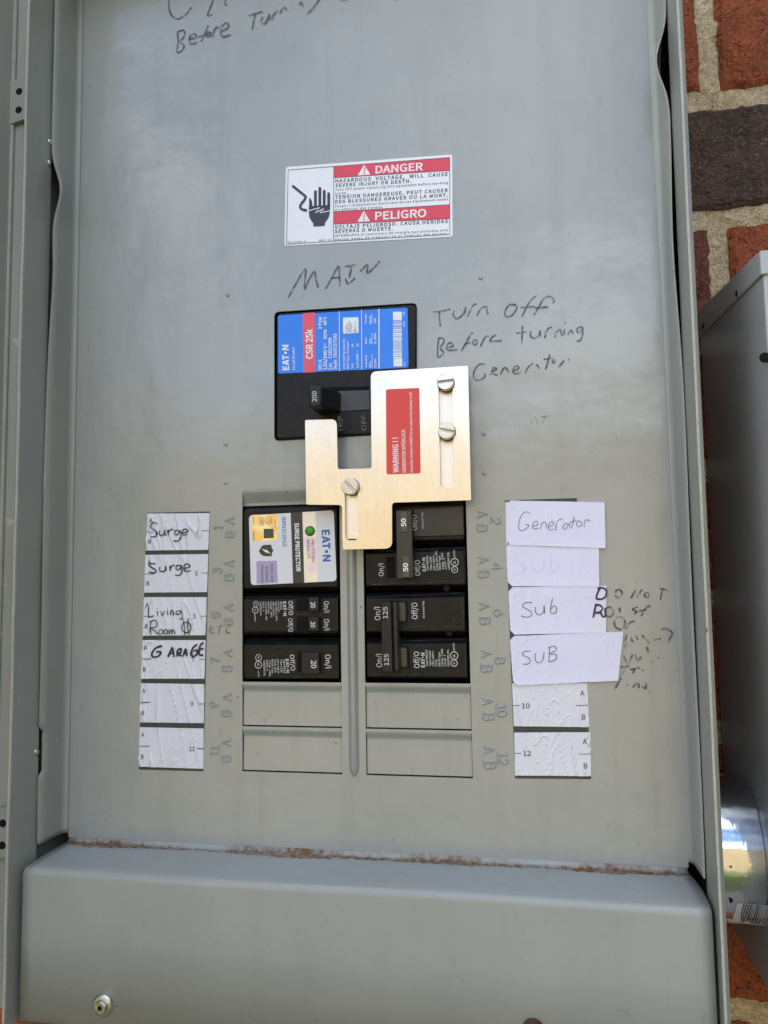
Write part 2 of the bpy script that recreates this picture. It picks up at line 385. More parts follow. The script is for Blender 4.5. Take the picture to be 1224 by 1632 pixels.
def brickmat(name, c, c2, pit):
    m = mat(name, c, .9, 0, [(340, 1.0, .0045), (90, 1.0, .006)], .28, 50); n = m.node_tree
    t = noise_node(m, 380, 3); r = n.nodes.new('ShaderNodeMapRange'); r.inputs[1].default_value = .54; r.inputs[2].default_value = .62; n.links.new(t, r.inputs[0])
    mixcol(m, mth(n, 'MULTIPLY', r.outputs[0], .75), c2)
    t = noise_node(m, 520, 2); r = n.nodes.new('ShaderNodeMapRange'); r.inputs[1].default_value = .40; r.inputs[2].default_value = .32; n.links.new(t, r.inputs[0])
    mixcol(m, mth(n, 'MULTIPLY', r.outputs[0], .8), pit); return m
M['brick_red'] = brickmat('red_brick', (.33, .078, .028), (.40, .13, .055), (.035, .018, .014))
M['brick_dark'] = brickmat('brown_brick', (.078, .050, .038), (.17, .085, .065), (.025, .02, .02))
specks(M['brick_dark'], 560, .70, .72, (.45, .38, .33))
M['brick_mix'] = brickmat('mottled_brick', (.16, .052, .030), (.28, .10, .055), (.05, .03, .028))
M['mortar'] = mat('sandy_mortar', (.76, .61, .40), .95, 0, [(620, 1.0, .0040), (150, 1.0, .005)], .22, 240)
specks(M['mortar'], 1300, .60, .68, (.33, .28, .21))
# ------------------------------------------------------------------ ground, wall, what stands opposite
GZ = -50.0
gm = mat('lawn_and_soil', (.085, .105, .032), .95, 0, [(60, .6, .01)], .35, 3)
n_ = gm.node_tree; o_ = xyz(gm)
r_ = n_.nodes.new('ShaderNodeMapRange'); r_.inputs[1].default_value = -1.0; r_.inputs[2].default_value = -.8; n_.links.new(o_[1], r_.inputs[0]); mixcol(gm, r_.outputs[0], (.22, .20, .17))
r_ = n_.nodes.new('ShaderNodeMapRange'); r_.inputs[1].default_value = -3.3; r_.inputs[2].default_value = -3.7; n_.links.new(o_[1], r_.inputs[0]); mixcol(gm, r_.outputs[0], (.27, .215, .12))
gd = 400 / IN
build('ground', [(x * gd, -y * gd, GZ) for x, y in ((-1, -1), (1, -1), (1, 1), (-1, 1))], [(0, 1, 2, 3)], gm)
tag(bpy.data.objects['ground'], kind='structure')
WALLH = -3.62
P0 = 3.285; ZJ0 = 14.79; BL = 8.05
bw = thing('brick_wall', (6, WALLH - 4, GZ), 'red and brown brick wall with sandy mortar behind the grey panel', 'wall')
m = MB(); m.box(-118, 126, WALLH - 8, WALLH - .42, GZ - .5, 76)
nx, nzr = 44, 200
V = []; Fc = []
for j in range(nzr + 1):
    for i in range(nx + 1):
        x = 7.0 + 6.6 * i / nx; z = -12 + 30 * j / nzr
        V.append((x, WALLH - .15 + .08 * noise.noise(Vector((x * 1.5, z * 1.5, 3))) + .07 * noise.noise(Vector((x * 6, z * 6, 1))), z))
for j in range(nzr):
    for i in range(nx): a = j * (nx + 1) + i; Fc.append((a, a + 1, a + nx + 2, a + nx + 1))
m.add(V, Fc); m.build('mortar', M['mortar'], bw, smooth=False)
def brickmesh(seed, n1, n2, ln, ht):
    V = []; Fc = []; rr = random.Random(seed); sx = rr.random() * 50
    for j in range(n2 + 1):
        for i in range(n1 + 1):
            u, v = i / n1, j / n2; x = (u - .5) * ln; z = (v - .5) * ht
            e = min(u, 1 - u) * ln; e2 = min(v, 1 - v) * ht; edge = min(e, e2)
            h = .04 * noise.noise(Vector((x * 1.2 + sx, z * 1.2, 0))) + .045 * noise.noise(Vector((x * 5 + sx, z * 5, 5)))
            if edge < 1e-4: h -= .10
            jx = .075 * noise.noise(Vector((sx, z * 3, 9))) + .045 * noise.noise(Vector((sx, z * 9, 9))) if i in (0, n1) else 0
            jz = .07 * noise.noise(Vector((x * 3, sx, 4))) + .045 * noise.noise(Vector((x * 9, sx, 4))) if j in (0, n2) else 0
            V.append(((x + jx) * IN, -h * IN, (z + jz) * IN))
    for j in range(n2):
        for i in range(n1): a = j * (n1 + 1) + i; Fc.append((a, a + 1, a + n1 + 2, a + n1 + 1))
    rim = [i for i in range(n1 + 1)] + [j * (n1 + 1) + n1 for j in range(1, n2 + 1)] + [n2 * (n1 + 1) + i for i in range(n1 - 1, -1, -1)] + [j * (n1 + 1) for j in range(n2 - 1, 0, -1)]
    b0 = len(V)
    for k in rim: v = V[k]; V.append((v[0], .5 * IN, v[2]))
    for k in range(len(rim)): a, b = rim[k], rim[(k + 1) % len(rim)]; Fc.append((b, a, b0 + k, b0 + (k + 1) % len(rim)))
    me = bpy.data.meshes.new('brick'); me.from_pydata(V, [], Fc)
    return me
BM = {}
for nm in ('brick_red', 'brick_dark', 'brick_mix'):
    for q in range(2):
        for fine in (0, 1):
            me = brickmesh(hash_ := (len(BM) * 13 + 5), *((60, 22) if fine else (4, 2)), BL - .50, P0 - .56); me.materials.append(M[nm]); BM[nm, q, fine] = me
rest = MB(); cnt = 0; rr = random.Random(4)
for k in range(-19, 20):
    zc = ZJ0 + P0 / 2 - k * P0
    if zc - 1.5 < GZ or zc > 75: continue
    for i in range(-15, 15):
        xc = 9.05 + BL * (i + .5) + (0 if k % 2 == 0 else BL / 2)
        if xc < -114 or xc > 122: continue
        kind = rr.choice(['brick_red'] * 5 + ['brick_dark'] * 2 + ['brick_mix'] * 2)
        near = -10 < xc < 18 and -14 < zc < 22
        if k == 1: kind = 'brick_dark'
        if k in (0, 2) and 5 < xc < 14: kind = 'brick_red'
        if k == 2 and xc < 9: kind = 'brick_mix'
        if k == 7: kind = 'brick_red'
        if near:
            vis = xc > 3
            o = bpy.data.objects.new('brick', BM[kind, rr.randrange(2), 1 if vis else 0]); C.objects.link(o); o.parent = bw
            p = ORG[bw]; o.location = ((xc - p[0]) * IN, -(WALLH + rr.uniform(-.03, .03) - p[1]) * IN, (zc - p[2] + rr.uniform(-.03, .03)) * IN)
            if rr.random() < .5: o.rotation_euler = (0, math.pi, 0)
            o.rotation_euler.y += rr.uniform(-.006, .006); ORG[o] = Vector((xc, WALLH, zc))
        else: rest.box(xc - BL / 2 + .25, xc + BL / 2 - .25, WALLH - .5, WALLH + rr.uniform(-.04, .04), zc - P0 / 2 + .28, zc + P0 / 2 - .28)
o = rest.build('brick_courses', M['brick_red'], bw); o['kind'] = 'stuff'
# overhanging eave of the house above the panel
ev = thing('roof_eave', (6, WALLH, 44), 'pale boxed roof eave above the brick wall, out of frame overhead', 'roof')
MB().box(-160, 170, WALLH, 9, 46, 48).build('soffit', mat('soffit_paint', (.45, .44, .40), .7), ev)
MB().box(-160, 170, 9.01, 10, 45, 53).build('fascia', M['band'], ev)
# cream building across the lawn: it shows as the bright band in the polished hub and tints the steel plate
ow = thing('garden_wall', (0, 250, GZ), 'cream wall across the lawn, only seen mirrored in the shiny hub', 'wall')
cream = mat('cream_render', (.42, .32, .17), .8, 0, [(40, .4, .004)], .06, 2)
MB().box(-260, 520, 250, 258, GZ, 58).build('rendered_face', cream, ow)
MB().box(170, 176, 10, 249.9, GZ, 100).build('added_side_screen', mat('olive_light_screen', (.13, .12, .065), .8, 0, (), .2, 2), ow)  # unseen screen added to cut sky light and tint the left side olive
MB().box(-264, 524, 248, 260, 58.0, 61).build('coping', M['mortar'], ow)
# ------------------------------------------------------------------ enclosure
def lean(s, z): return -.0045 * (14 - z) if s > 0 else 0      # the right side leans in a little towards the bottom
XW = 7.15; ZT = 18.1; ZB = -7.0; RIM = 1.78
en = thing('panel_enclosure', (0, -3.5, ZB), 'open grey steel electrical enclosure mounted on the brick wall', 'electrical box')
MB().box(-XW - .30, XW + .30, -3.55, -3.48, ZB, ZT).build('back_plate', M['dark'], en)  # near-black back stands in for the shade of the closed interior
for s in (-1, 1):
    sec = [(XW, RIM), (XW + .036, RIM), (XW + .036, .90), (XW + .30, .90), (XW + .30, -3.47), (XW + .24, -3.47), (XW + .24, .84), (XW, .84)]
    n = len(sec); V = [(s * (x + lean(s, z)), h, z) for z in (ZB, ZT) for x, h in sec]
    build('side_wall', V, [tuple(range(n)), tuple(range(2 * n - 1, n - 1, -1))] + [(i, (i + 1) % n, (i + 1) % n + n, i + n) for i in range(n)], M['paint_wall'], en)
MB().box(-XW, XW, -3.48, RIM - .4, ZT - .07, ZT).build('top_wall', M['paint_wall'], en)
MB().box(-XW, XW, -3.48, RIM - .5, ZB, ZB + .07).build('bottom_wall', M['paint_wall'], en)
def wavy(z, s): return .02 * math.sin(z * 1.1 + s) + .012 * math.sin(z * 3.1 + 2 * s)
for s in (-1, 1):        # rolled rim: slim worn edge
    V = []; n = 60
    for k in range(n + 1):
        z = ZB + (ZT - ZB) * k / n; w = wavy(z, s)
        for (x, h) in ((s * (XW - .006), RIM + .001 + w * .5), (s * (XW - .002), RIM + .03 + w * .5), (s * (XW + .040), RIM + .03 + w * .5), (s * (XW + .041), RIM - .2)): V.append((x + lean(s, z), h, z))
    Fc = []
    for k in range(n):
        for j in range(4): a = 4 * k + j; b = 4 * k + (j + 1) % 4; Fc.append((a, b, b + 4, a + 4))
    build('rim', V, Fc + [(0, 1, 2, 3), (4 * n, 4 * n + 1, 4 * n + 2, 4 * n + 3)], M['raw_edge'], en)
def disc(name, c, ax, r, t, mt, parent, n=20, dome=True, **k):
    """domed button; ax 0: faces +x, 1: faces the viewer, -1: faces -x"""
    V = []; prof = [(r, 0), (r, t * .35), (r * .85, t * .75), (r * .5, t * .95)] if dome else [(r, 0), (r, t)]
    for q, hh in prof:
        for i in range(n):
            a = 6.28318 * i / n; u, v = q * math.cos(a), q * math.sin(a)
            V.append((c[0] + u, c[1] + hh, c[2] + v) if ax == 1 else ((c[0] + (hh if ax == 0 else -hh)), c[1] + u, c[2] + v))
    V.append((c[0], c[1] + t, c[2]) if ax == 1 else (c[0] + (t if ax == 0 else -t), c[1], c[2]))
    m_ = len(prof); Fc = [(j * n + i, j * n + (i + 1) % n, (j + 1) * n + (i + 1) % n, (j + 1) * n + i) for j in range(m_ - 1) for i in range(n)]
    Fc += [((m_ - 1) * n + i, (m_ - 1) * n + (i + 1) % n, len(V) - 1) for i in range(n)]
    return build(name, V, Fc, mt, parent, smooth=dome, **k)
for px, py in ((83, 228), (83, 262), (64, 1197)):
    p = UX(px, py, -XW + .03); print('RIV', p); disc('rivet', (-XW, max(p[1], .92), p[2]), 0, .075, .05, M['screw'], en)
p = UX(1057, 97, XW - .001); disc('screw_hole', p, -1, .075, .012, M['bolt'], en)
# door hinged on the left: its edge strip and the start of its inner face
dp = [(-7.44, 1.22), (-7.44, 1.30), (-7.80, 1.34), (-7.86, 1.44), (-12.6, 14.6), (-12.68, 14.55), (-7.94, 1.40), (-7.84, 1.26)]
V = [(x, h, z) for z in (ZB + .2, ZT + .2) for x, h in dp]; n = len(dp)
door = build('door', V, [tuple(range(n)), tuple(range(2 * n - 1, n - 1, -1))] + [(i, (i + 1) % n, (i + 1) % n + n, i + n) for i in range(n)], M['paint_wall'], en)
V = [(-7.84, 1.35, ZB + .2), (-7.78, 1.385, ZB + .2), (-7.78, 1.385, ZT), (-7.84, 1.35, ZT), (-7.84, 1.42, ZB + .2), (-7.80, 1.43, ZB + .2), (-7.80, 1.43, ZT), (-7.84, 1.42, ZT)]
build('door_fold', V, [(0, 1, 2, 3), (7, 6, 5, 4), (1, 5, 6, 2), (0, 3, 7, 4), (3, 2, 6, 7), (0, 4, 5, 1)], M['raw_edge'], en)
for (y0, y1) in ((130, 198), (1290, 1372)):
    z1 = U(30, y0, 1.4)[2]; z0 = U(30, y1, 1.4)[2]
    hb = plate('hinge_bracket', rrect([(-7.86, z0), (-7.27, z0 + .12), (-7.27, z1 + .08), (-7.86, z1)], .03), [], 1.36, 1.45, M['paint_wall'], en, bevel=.015)
    hx_ = U(30 if y0 < 500 else 4, (y0 + y1) / 2, 1.452)[0]
    for f in (.3, .73): disc('bracket_hole', (hx_, 1.452, z0 + (z1 - z0) * f), 1, .085, .004, M['dark'], hb, dome=False)
zt_ = U(46, 112, 1.4)[2]; n = 12
V = [(-7.375 + .045 * math.cos(6.2832 * i / n), 1.42 + .045 * math.sin(6.2832 * i / n), z) for z in (zt_, ZT) for i in range(n)]
build('added_glint_rod', V, [(i, (i + 1) % n, (i + 1) % n + n, i + n) for i in range(n)] + [tuple(range(n))], M['zinc'], en, smooth=True)  # shiny rod added for the bright sliver beside the rim
# ------------------------------------------------------------------ dead front
df = thing('dead_front', (0, 0, -3.68), 'recessed grey inner cover plate around the breakers with stamped circuit numbers', 'cover plate')
Zf = zoom(0, 0, 1)
XF = 6.90; ZD = -3.62
mbq = rrect(Q(Zf, [(437, 703), (664.5, 690), (664.5, 482.5), (437, 497)], 0), .13)
holes = [mbq]
CL = (-2.60, -.27); CR = (.27, 2.60); LIPT = 4.42
for a, b in (CL, CR): holes.append([(a, 0), (b, 0), (b, LIPT), (a, LIPT)])
for a, b in (CL, CR):
    for k in (1, 2): holes.append([(a, -k + .0), (b, -k + .0), (b, -k + .94), (a, -k + .94)])
plate('face_sheet', [(-XF, ZD), (XF, ZD), (XF, ZT - .1), (-XF, ZT - .1)], holes, -.05, 0, M['paint_face'], df, label='flat recessed face with breaker openings')
# curved lips and blanked openings
def ramp(m, x0, x1, zt, zb, d, n=6):
    V = []
    for k in range(n + 1):
        t = k / n; s = t * t * (3 - 2 * t); z = zt + (zb - zt) * t
        V += [(x0, -d * s, z), (x1, -d * s, z)]
    m.add(V, [(2 * k, 2 * k + 1, 2 * k + 3, 2 * k + 2) for k in range(n)])
for a, b in (CL, CR):
    m = MB(); ramp(m, a, b, LIPT, 4.04, .14); m.add([(a, -.14, 4.04), (b, -.14, 4.04), (b, -.22, 4.04), (a, -.22, 4.04)], [(0, 1, 2, 3)])
    m.add([(a, -.001, LIPT), (a, -.16, LIPT - .02), (a, -.16, 4.04), (a, -.001, 4.04)], [(0, 1, 2, 3)])
    m.build('opening_lip', M['paint_face'], df, smooth=False)
    for k in (1, 2):
        m = MB(); x0, x1 = a + .012, b - .012; zt = -k + .94; ramp(m, x0, x1, zt, zt - .17, .07)
        m.add([(x0, -.07, zt - .17), (x1, -.07, zt - .17), (x1, -.05, -k + .028), (x0, -.05, -k + .028)], [(0, 1, 2, 3)])
        m.add([(x0, -.05, -k + .028), (x1, -.05, -k + .028), (x1, -.12, -k + .028), (x0, -.12, -k + .028)], [(0, 1, 2, 3)])
        m.build('knockout_blank', M['paint_face'], df)
# centre rib
p0 = U(565, 1238, 0)
V = []; rn = 8; zs = [p0[2], p0[2] + .10, p0[2] + .2, 3.2]
for z, sc in zip(zs, (0, .8, 1, 1)):
    for k in range(rn + 1):
        t = k / rn * 2 - 1; V.append((.0 + .115 * t * max(sc, .2), .10 * sc * max(0, 1 - abs(t) ** 2.2) + .0005, z))
build('stamped_rib', V, [(j * (rn + 1) + i, j * (rn + 1) + i + 1, (j + 1) * (rn + 1) + i + 1, (j + 1) * (rn + 1) + i) for j in range(3) for i in range(rn)], M['paint_face'], df, smooth=True)
# side flanges with their sprung edges
def bulge(z, c, w, a): return a * math.exp(-((z - c) / w) ** 2)
zl1 = UX(106, 312, -6.9)[2]; zr1 = UX(1038, 150, 6.95)[2]; zr2 = UX(1068, 400, 6.98)[2]
for s in (-1, 1):
    V = []; n = 190; K = 11
    for k in range(n + 1):
        z = ZD + .1 + (ZT - .25 - ZD) * k / n
        if s < 0: dx = bulge(z, zl1, .62, .24) + bulge(z, zl1 - 1.9, 1.4, .08) + .012 * math.sin(z * .9)
        else: dx = bulge(z, zr1, .62, .24) + bulge(z, zr2, 1.6, .05) + .012 * math.sin(z * .8)
        he = .86 + (.02 if s < 0 else .04) * math.sin(z * .5)
        if s < 0 and UX(76, 1230, -7.08)[2] < z < UX(76, 1156, -7.08)[2]: he -= .13
        pr = [(XF, 0)]
        for q in range(1, 6):
            a = q / 5 * math.pi / 2; pr.append((XF + .15 * math.sin(a), .15 * (1 - math.cos(a))))
        for q in range(1, 5):
            t = q / 4; pr.append((XF + .15 + .045 * t - dx * t ** 1.6, .15 + (he - .15) * t))
        pr.append((pr[-1][0] + .03, pr[-1][1] + .002))
        for x, h in pr: V.append((s * (x + lean(s, z) * min(1, max(0, (x - XF) / .19))), h, z))
    Fc = [(k * K + j, k * K + j + 1, (k + 1) * K + j + 1, (k + 1) * K + j) for k in range(n) for j in range(K - 1)]
    o = build('side_flange', V, Fc, M['paint_wall'] if s < 0 else M['paint'], df, smooth=True)
    md = o.modifiers.new('thickness', 'SOLIDIFY'); md.thickness = .03 * IN; md.offset = -s if s < 0 else -1
    # bare metal edge of the flange
    E = []
    for k in range(n + 1):
        x, h, z = V[k * K + K - 2]; E += [(x - s * .006, h - .006, z), (x - s * .002, h + .010, z), (x + s * .026, h + .010, z)]
    build('flange_edge', E, [(3 * k + j, 3 * k + j + 1, 3 * k + 4 + j, 3 * k + 3 + j) for k in range(n) for j in range(2)], M['raw_edge'], df)
for px, py in ((363, 470), (360, 708), (360, 769), (766, 443), (771, 691), (772, 754)):
    disc('pimple', U(px, py, 0), 1, .048, .035, M['paint_face'], df)
# stamped characters: rounded ridges pressed up out of the sheet
def arc(cx, cy, rx, ry, a0, a1, n=7): return [(cx + rx * math.cos(math.radians(a0 + (a1 - a0) * k / n)), cy + ry * math.sin(math.radians(a0 + (a1 - a0) * k / n))) for k in range(n + 1)]
SG = {'A': [[(0, 0), (.36, 1), (.72, 0)], [(.14, .36), (.58, .36)]], 'B': [[(0, 0), (0, 1)], [(0, 1)] + arc(.36, .77, .24, .23, 90, -90) + [(0, .54)], [(.36, .54)] + arc(.38, .27, .27, .27, 90, -90) + [(0, 0)]],
      '1': [[(.1, .8), (.3, 1), (.3, 0)], [(.1, 0), (.5, 0)]], '2': [arc(.3, .72, .28, .28, 160, -30) + [(0, 0), (.6, 0)]], '3': [arc(.28, .76, .26, .24, 150, -90) + arc(.28, .26, .30, .26, 90, -150)],
      '4': [[(.45, 0), (.45, 1), (.0, .32), (.62, .32)]], '5': [[(.55, 1), (.08, 1), (.04, .56)] + arc(.28, .31, .30, .31, 120, -140)], '6': [[(.5, .98), (.2, .75)] + arc(.3, .3, .3, .3, 150, 510, 12)],
      '7': [[(0, 1), (.6, 1), (.2, 0)]], '8': [arc(.3, .76, .24, .24, -90, 270, 12), arc(.3, .27, .29, .27, 90, 450, 12)], '9': [arc(.3, .7, .3, .3, -30, 330, 12) + [(.4, .25), (.1, .02)]], '0': [arc(.3, .5, .3, .5, 0, 360, 14)]}
def stamped(Z, t, p0, p1, hp, name):
    a = Vector(p0); b = Vector(p1); d = (b - a); L_ = d.length; d /= L_; up = Vector((d.y, -d.x)); m = MB(); cw = L_ / len(t); w, hh = .034, .024
    for ci, ch in enumerate(t):
        wd = max(p[0] for st in SG[ch] for p in st)
        for st in SG[ch]:
            P = []
            for x, y in st:
                q = U(*Z(*(a + d * (cw * ci + cw * (.06 if len(t) > 1 else 0) + x / wd * cw * (.8 if len(t) > 1 else 1)) + up * y * hp)), 0); P.append(Vector((q[0], q[2])))
            V = []
            for i, p in enumerate(P):
                e = (P[min(i + 1, len(P) - 1)] - P[max(i - 1, 0)]); e = e.normalized() if e.length > 1e-6 else Vector((1, 0)); nn = Vector((-e.y, e.x))
                for u, v in ((-1, .0), (-.6, .7), (0, 1), (.6, .7), (1, .0)): q = p + nn * u * w; V.append((q.x, v * hh + .0004, q.y))
            F_ = [(5 * i + j, 5 * i + j + 1, 5 * i + j + 6, 5 * i + j + 5) for i in range(len(P) - 1) for j in range(4)]
            m.add(V, F_ + [(0, 1, 2, 3, 4), tuple(5 * (len(P) - 1) + j for j in (4, 3, 2, 1, 0))])
    m.build(name, M['paint'], df)
ZL = zoom(210, 800, 3.7105); ZR = zoom(740, 780, 3.4)
for s_, a, b, hgt in (('A', (607, 130), (607, 90), 50), ('B', (603, 205), (603, 170), 46), ('1', (537, 165), (537, 135), 52), ('A', (606, 382), (606, 345), 52), ('B', (602, 460), (602, 426), 48), ('3', (530, 420), (530, 390), 46),
                    ('A', (600, 642), (600, 603), 50), ('B', (595, 722), (595, 688), 46), ('5', (522, 685), (522, 650), 44), ('A', (595, 912), (595, 870), 52), ('B', (588, 998), (588, 965), 50), ('7', (520, 950), (520, 918), 50),
                    ('A', (590, 1175), (590, 1135), 52), ('B', (585, 1262), (585, 1229), 50), ('9', (512, 1212), (512, 1180), 48), ('A', (587, 1440), (587, 1402), 52), ('B', (582, 1530), (582, 1496), 48), ('11', (516, 1498), (516, 1436), 52)):
    stamped(ZL, s_, a, b, hgt, 'stamped_number' if s_.isdigit() else 'stamped_letter')
for s_, a, b, hgt in (('A', (68, 115), (68, 152), 55), ('B', (72, 190), (72, 226), 48), ('2', (142, 150), (142, 184), 50), ('A', (75, 362), (75, 398), 55), ('B', (78, 440), (78, 475), 50), ('4', (150, 400), (150, 434), 52),
                    ('A', (80, 612), (80, 650), 55), ('B', (84, 693), (84, 728), 52), ('6', (162, 648), (162, 684), 48), ('A', (90, 870), (90, 908), 55), ('B', (94, 950), (94, 986), 52), ('8', (168, 906), (168, 942), 48),
                    ('A', (97, 1128), (97, 1166), 56), ('B', (104, 1212), (104, 1248), 52), ('10', (176, 1155), (176, 1232), 52), ('A', (105, 1390), (105, 1428), 56), ('B', (112, 1474), (112, 1510), 52), ('12', (182, 1415), (182, 1492), 54)):
    stamped(ZR, s_, a, b, hgt, 'stamped_number' if s_.isdigit() else 'stamped_letter')
# ------------------------------------------------------------------ handwriting on the steel
ZA = zoom(420, 230, 3.6); ZH = zoom(680, 400, 3.825); ZTt = zoom(240, 0, 2.914)
HW = .004
strokes('handwriting', ZA, [[(140, 880), (190, 795), (238, 715), (240, 760), (236, 830), (262, 775), (292, 728), (300, 770), (314, 826)], [(355, 832), (395, 760), (430, 700), (436, 760), (438, 815)], [(383, 768), (440, 764)],
        [(465, 702), (530, 692)], [(505, 700), (492, 768)], [(470, 770), (486, 800), (525, 765)], [(553, 730), (575, 708), (597, 690), (596, 738), (640, 700), (668, 668)]], 12.5, HW, M['marker'], df, 'handwritten word MAIN above the main breaker')
strokes('handwriting', ZH, [[(38, 372), (90, 368), (145, 354)], [(78, 372), (78, 420), (85, 462)], [(168, 362), (162, 395), (188, 412), (222, 385), (238, 342), (232, 385)], [(248, 402), (268, 360), (285, 328), (304, 324)], [(306, 396), (330, 352), (362, 338), (368, 362), (374, 386)],
        [(545, 330), (505, 328), (478, 368), (484, 400), (520, 392), (550, 345), (530, 322)], [(580, 402), (605, 350), (635, 300), (665, 275)], [(570, 345), (660, 338)], [(652, 392), (685, 340), (712, 292), (750, 276), (776, 300), (770, 318)], [(655, 348), (742, 340)]],
        12, HW, M['marker'], df, 'handwritten words Turn off right of the main breaker')
strokes('handwriting', ZH, [[(75, 525), (68, 580), (68, 645), (88, 640), (102, 618), (82, 596)], [(70, 535), (98, 530), (104, 556), (80, 590)], [(122, 590), (160, 580), (150, 560), (125, 572), (128, 604), (186, 602)], [(212, 612), (240, 560), (272, 502), (285, 505)], [(225, 572), (268, 556)],
        (294, 556, 13), [(328, 582), (345, 545), (362, 520), (380, 522)], [(384, 552), (398, 525), (424, 512)], [(384, 552), (430, 548), (458, 546)],
        ], 12.5, HW, M['marker'], df, 'handwritten word Before in the middle line')
strokes('handwriting', ZH, [[(584, 456), (582, 510), (580, 566)], [(545, 502), (608, 494)], [(636, 488), (634, 518), (655, 532), (684, 512), (692, 486), (690, 525)], [(720, 532), (728, 492), (745, 470), (764, 464)], [(782, 530), (790, 496), (812, 480), (822, 500), (825, 520)], [(840, 474), (838, 512)], (845, 438, 3),
        [(862, 512), (870, 490), (884, 486), (892, 508)], [(950, 462), (922, 470), (918, 495), (940, 490), (950, 465), (950, 505), (940, 540), (914, 550)]], 12.5, HW, M['marker'], df, 'handwritten word turning in the middle line')
strokes('handwriting', ZH, [[(358, 690), (318, 694), (288, 738), (290, 778), (320, 788), (355, 768), (352, 745)], [(398, 738), (426, 720), (408, 712), (398, 745), (436, 758)], [(450, 755), (465, 722), (484, 712), (500, 744)], [(526, 735), (560, 715), (548, 698), (528, 722), (535, 748), (578, 738)],
        [(598, 750), (618, 710), (648, 682)], [(668, 690), (690, 716)], [(750, 628), (738, 680), (724, 725)], [(712, 662), (772, 650)], (775, 672, 8), [(800, 712), (820, 690), (838, 668)], (866, 662, 3)], 12.5, HW, M['marker'], df, 'handwritten word Generator, lowest of the three lines')
strokes('handwriting', ZTt, [[(92, -20), (84, 20), (95, 68), (125, 88), (160, 72), (190, 34)], [(298, -20), (280, 30), (265, 72), (288, 66)], [(350, -6), (345, 18), (356, 26)],
        [(124, 148), (128, 195), (122, 240), (142, 238), (156, 212), (132, 196)], [(122, 150), (152, 140), (158, 165), (136, 192)], [(180, 184), (212, 172), (204, 156), (182, 172), (186, 204), (220, 196)], [(234, 194), (254, 150), (268, 118)], [(222, 172), (285, 150)], (268, 158, 10), [(285, 172), (300, 130), (318, 126)],
        [(326, 146), (362, 124), (350, 104), (326, 132), (332, 168), (374, 160)], [(455, 72), (520, 52)], [(486, 62), (478, 100), (472, 136)], [(520, 76), (512, 100), (532, 106), (552, 66), (548, 92)], [(560, 92), (574, 64), (592, 48)], [(600, 62), (612, 38), (626, 36), (630, 50)], (668, 42, 5), [(690, 22), (700, 8), (708, 32)], [(784, -8), (760, 28), (728, 62)], [(880, 0), (912, -4)], (1140, -2, 4)],
        10, HW, M['marker'], df, 'faded handwriting at the top edge, Before Turning')
strokes('handwriting', ZL, [[(488, 736), (464, 742), (462, 772), (490, 774)], [(466, 756), (484, 752)], [(500, 736), (538, 732)], [(520, 735), (514, 784)], [(585, 734), (562, 744), (560, 770), (584, 776)]], 8, HW, M['marker_worn'], df, 'worn letters ETC beside circuit 5')
strokes('handwriting', ZR, [(836, 565, 20), [(902, 592), (922, 556), (930, 548), (938, 582), (955, 552), (966, 546)], (988, 572, 12), [(1054, 534), (1102, 546)], [(1074, 540), (1062, 598)], (786, 664, 24), [(840, 638), (844, 668)], [(940, 636), (912, 650), (935, 662), (920, 676)], [(1008, 630), (980, 645), (958, 688)], [(945, 660), (990, 650)],
        (842, 724, 30), [(874, 758), (896, 724), (925, 712)], (938, 750, 5), [(884, 786), (866, 832)], [(900, 796), (914, 828)], [(928, 792), (940, 816)], [(962, 790), (985, 812), (1002, 834)], [(1026, 816), (1066, 808)], [(1062, 758), (1100, 756), (1132, 782)], [(1130, 782), (1116, 804), (1102, 832)],
        [(862, 896), (886, 944), (912, 892)], [(926, 896), (940, 930), (958, 905)], [(990, 852), (996, 888)], (1052, 912, 5), (1020, 935, 4), [(880, 826), (868, 860)]], 12, HW, M['marker_worn'], df, 'worn note DO NOT running off the paper slips')
strokes('handwriting', ZR, [[(846, 966), (896, 956)], [(872, 962), (852, 1008)], [(898, 976), (952, 966)], [(926, 970), (912, 996)], (966, 980, 5), [(852, 1022), (834, 1050), (812, 1090)], (884, 1060, 4), [(912, 1074), (928, 1056), (944, 1054), (946, 1078)], [(982, 1038), (984, 1076), (962, 1070)], (1002, 1096, 5)], 13, HW, M['marker_worn'], df, 'lowest worn line of the side note')
strokes('handwriting', zoom(0, 0, 1), [[(846, 676), (852, 664), (857, 676)], [(862, 664), (876, 663)], [(868, 664), (866, 675)]], 1.3, HW, M['marker_worn'], df, 'faint pencil mark right of the steel plate')
# ------------------------------------------------------------------ lower cover
lc = thing('lower_cover', (0, 0, -6.95), 'projecting grey bottom cover with rust along its upper back edge', 'cover plate')
pr = [(0.0, -3.62), (.0, -3.66), (.03, -3.70), (.10, -3.725)]
pr += [(.3, -3.735), (.7, -3.76), (1.1, -3.785)]
for q in range(1, 9):
    a = q / 8 * math.pi / 2; pr.append((1.34 + .16 * math.sin(a), -3.80 - .16 * (1 - math.cos(a))))
pr += [(1.50, -5.2), (1.50, -6.93)]
V = []; nX = 60
for i in range(nX + 1):
    x = -7.0 + 14.0 * i / nX
    for h, z in pr:
        # the back corners are cut back towards the recess
        xx = x * (1 if h > .5 else .982 + .018 * h / .5)
        V.append((xx, h, z + .012 * math.sin(x * .8) * (1 if h > 1.2 else .3)))
K = len(pr); Fc = [(i * K + j, i * K + j + 1, (i + 1) * K + j + 1, (i + 1) * K + j) for i in range(nX) for j in range(K - 1)]
o = build('cover_shell', V, Fc, M['paint_cover'], lc, smooth=True); md = o.modifiers.new('t', 'SOLIDIFY'); md.thickness = .05 * IN; md.offset = -1
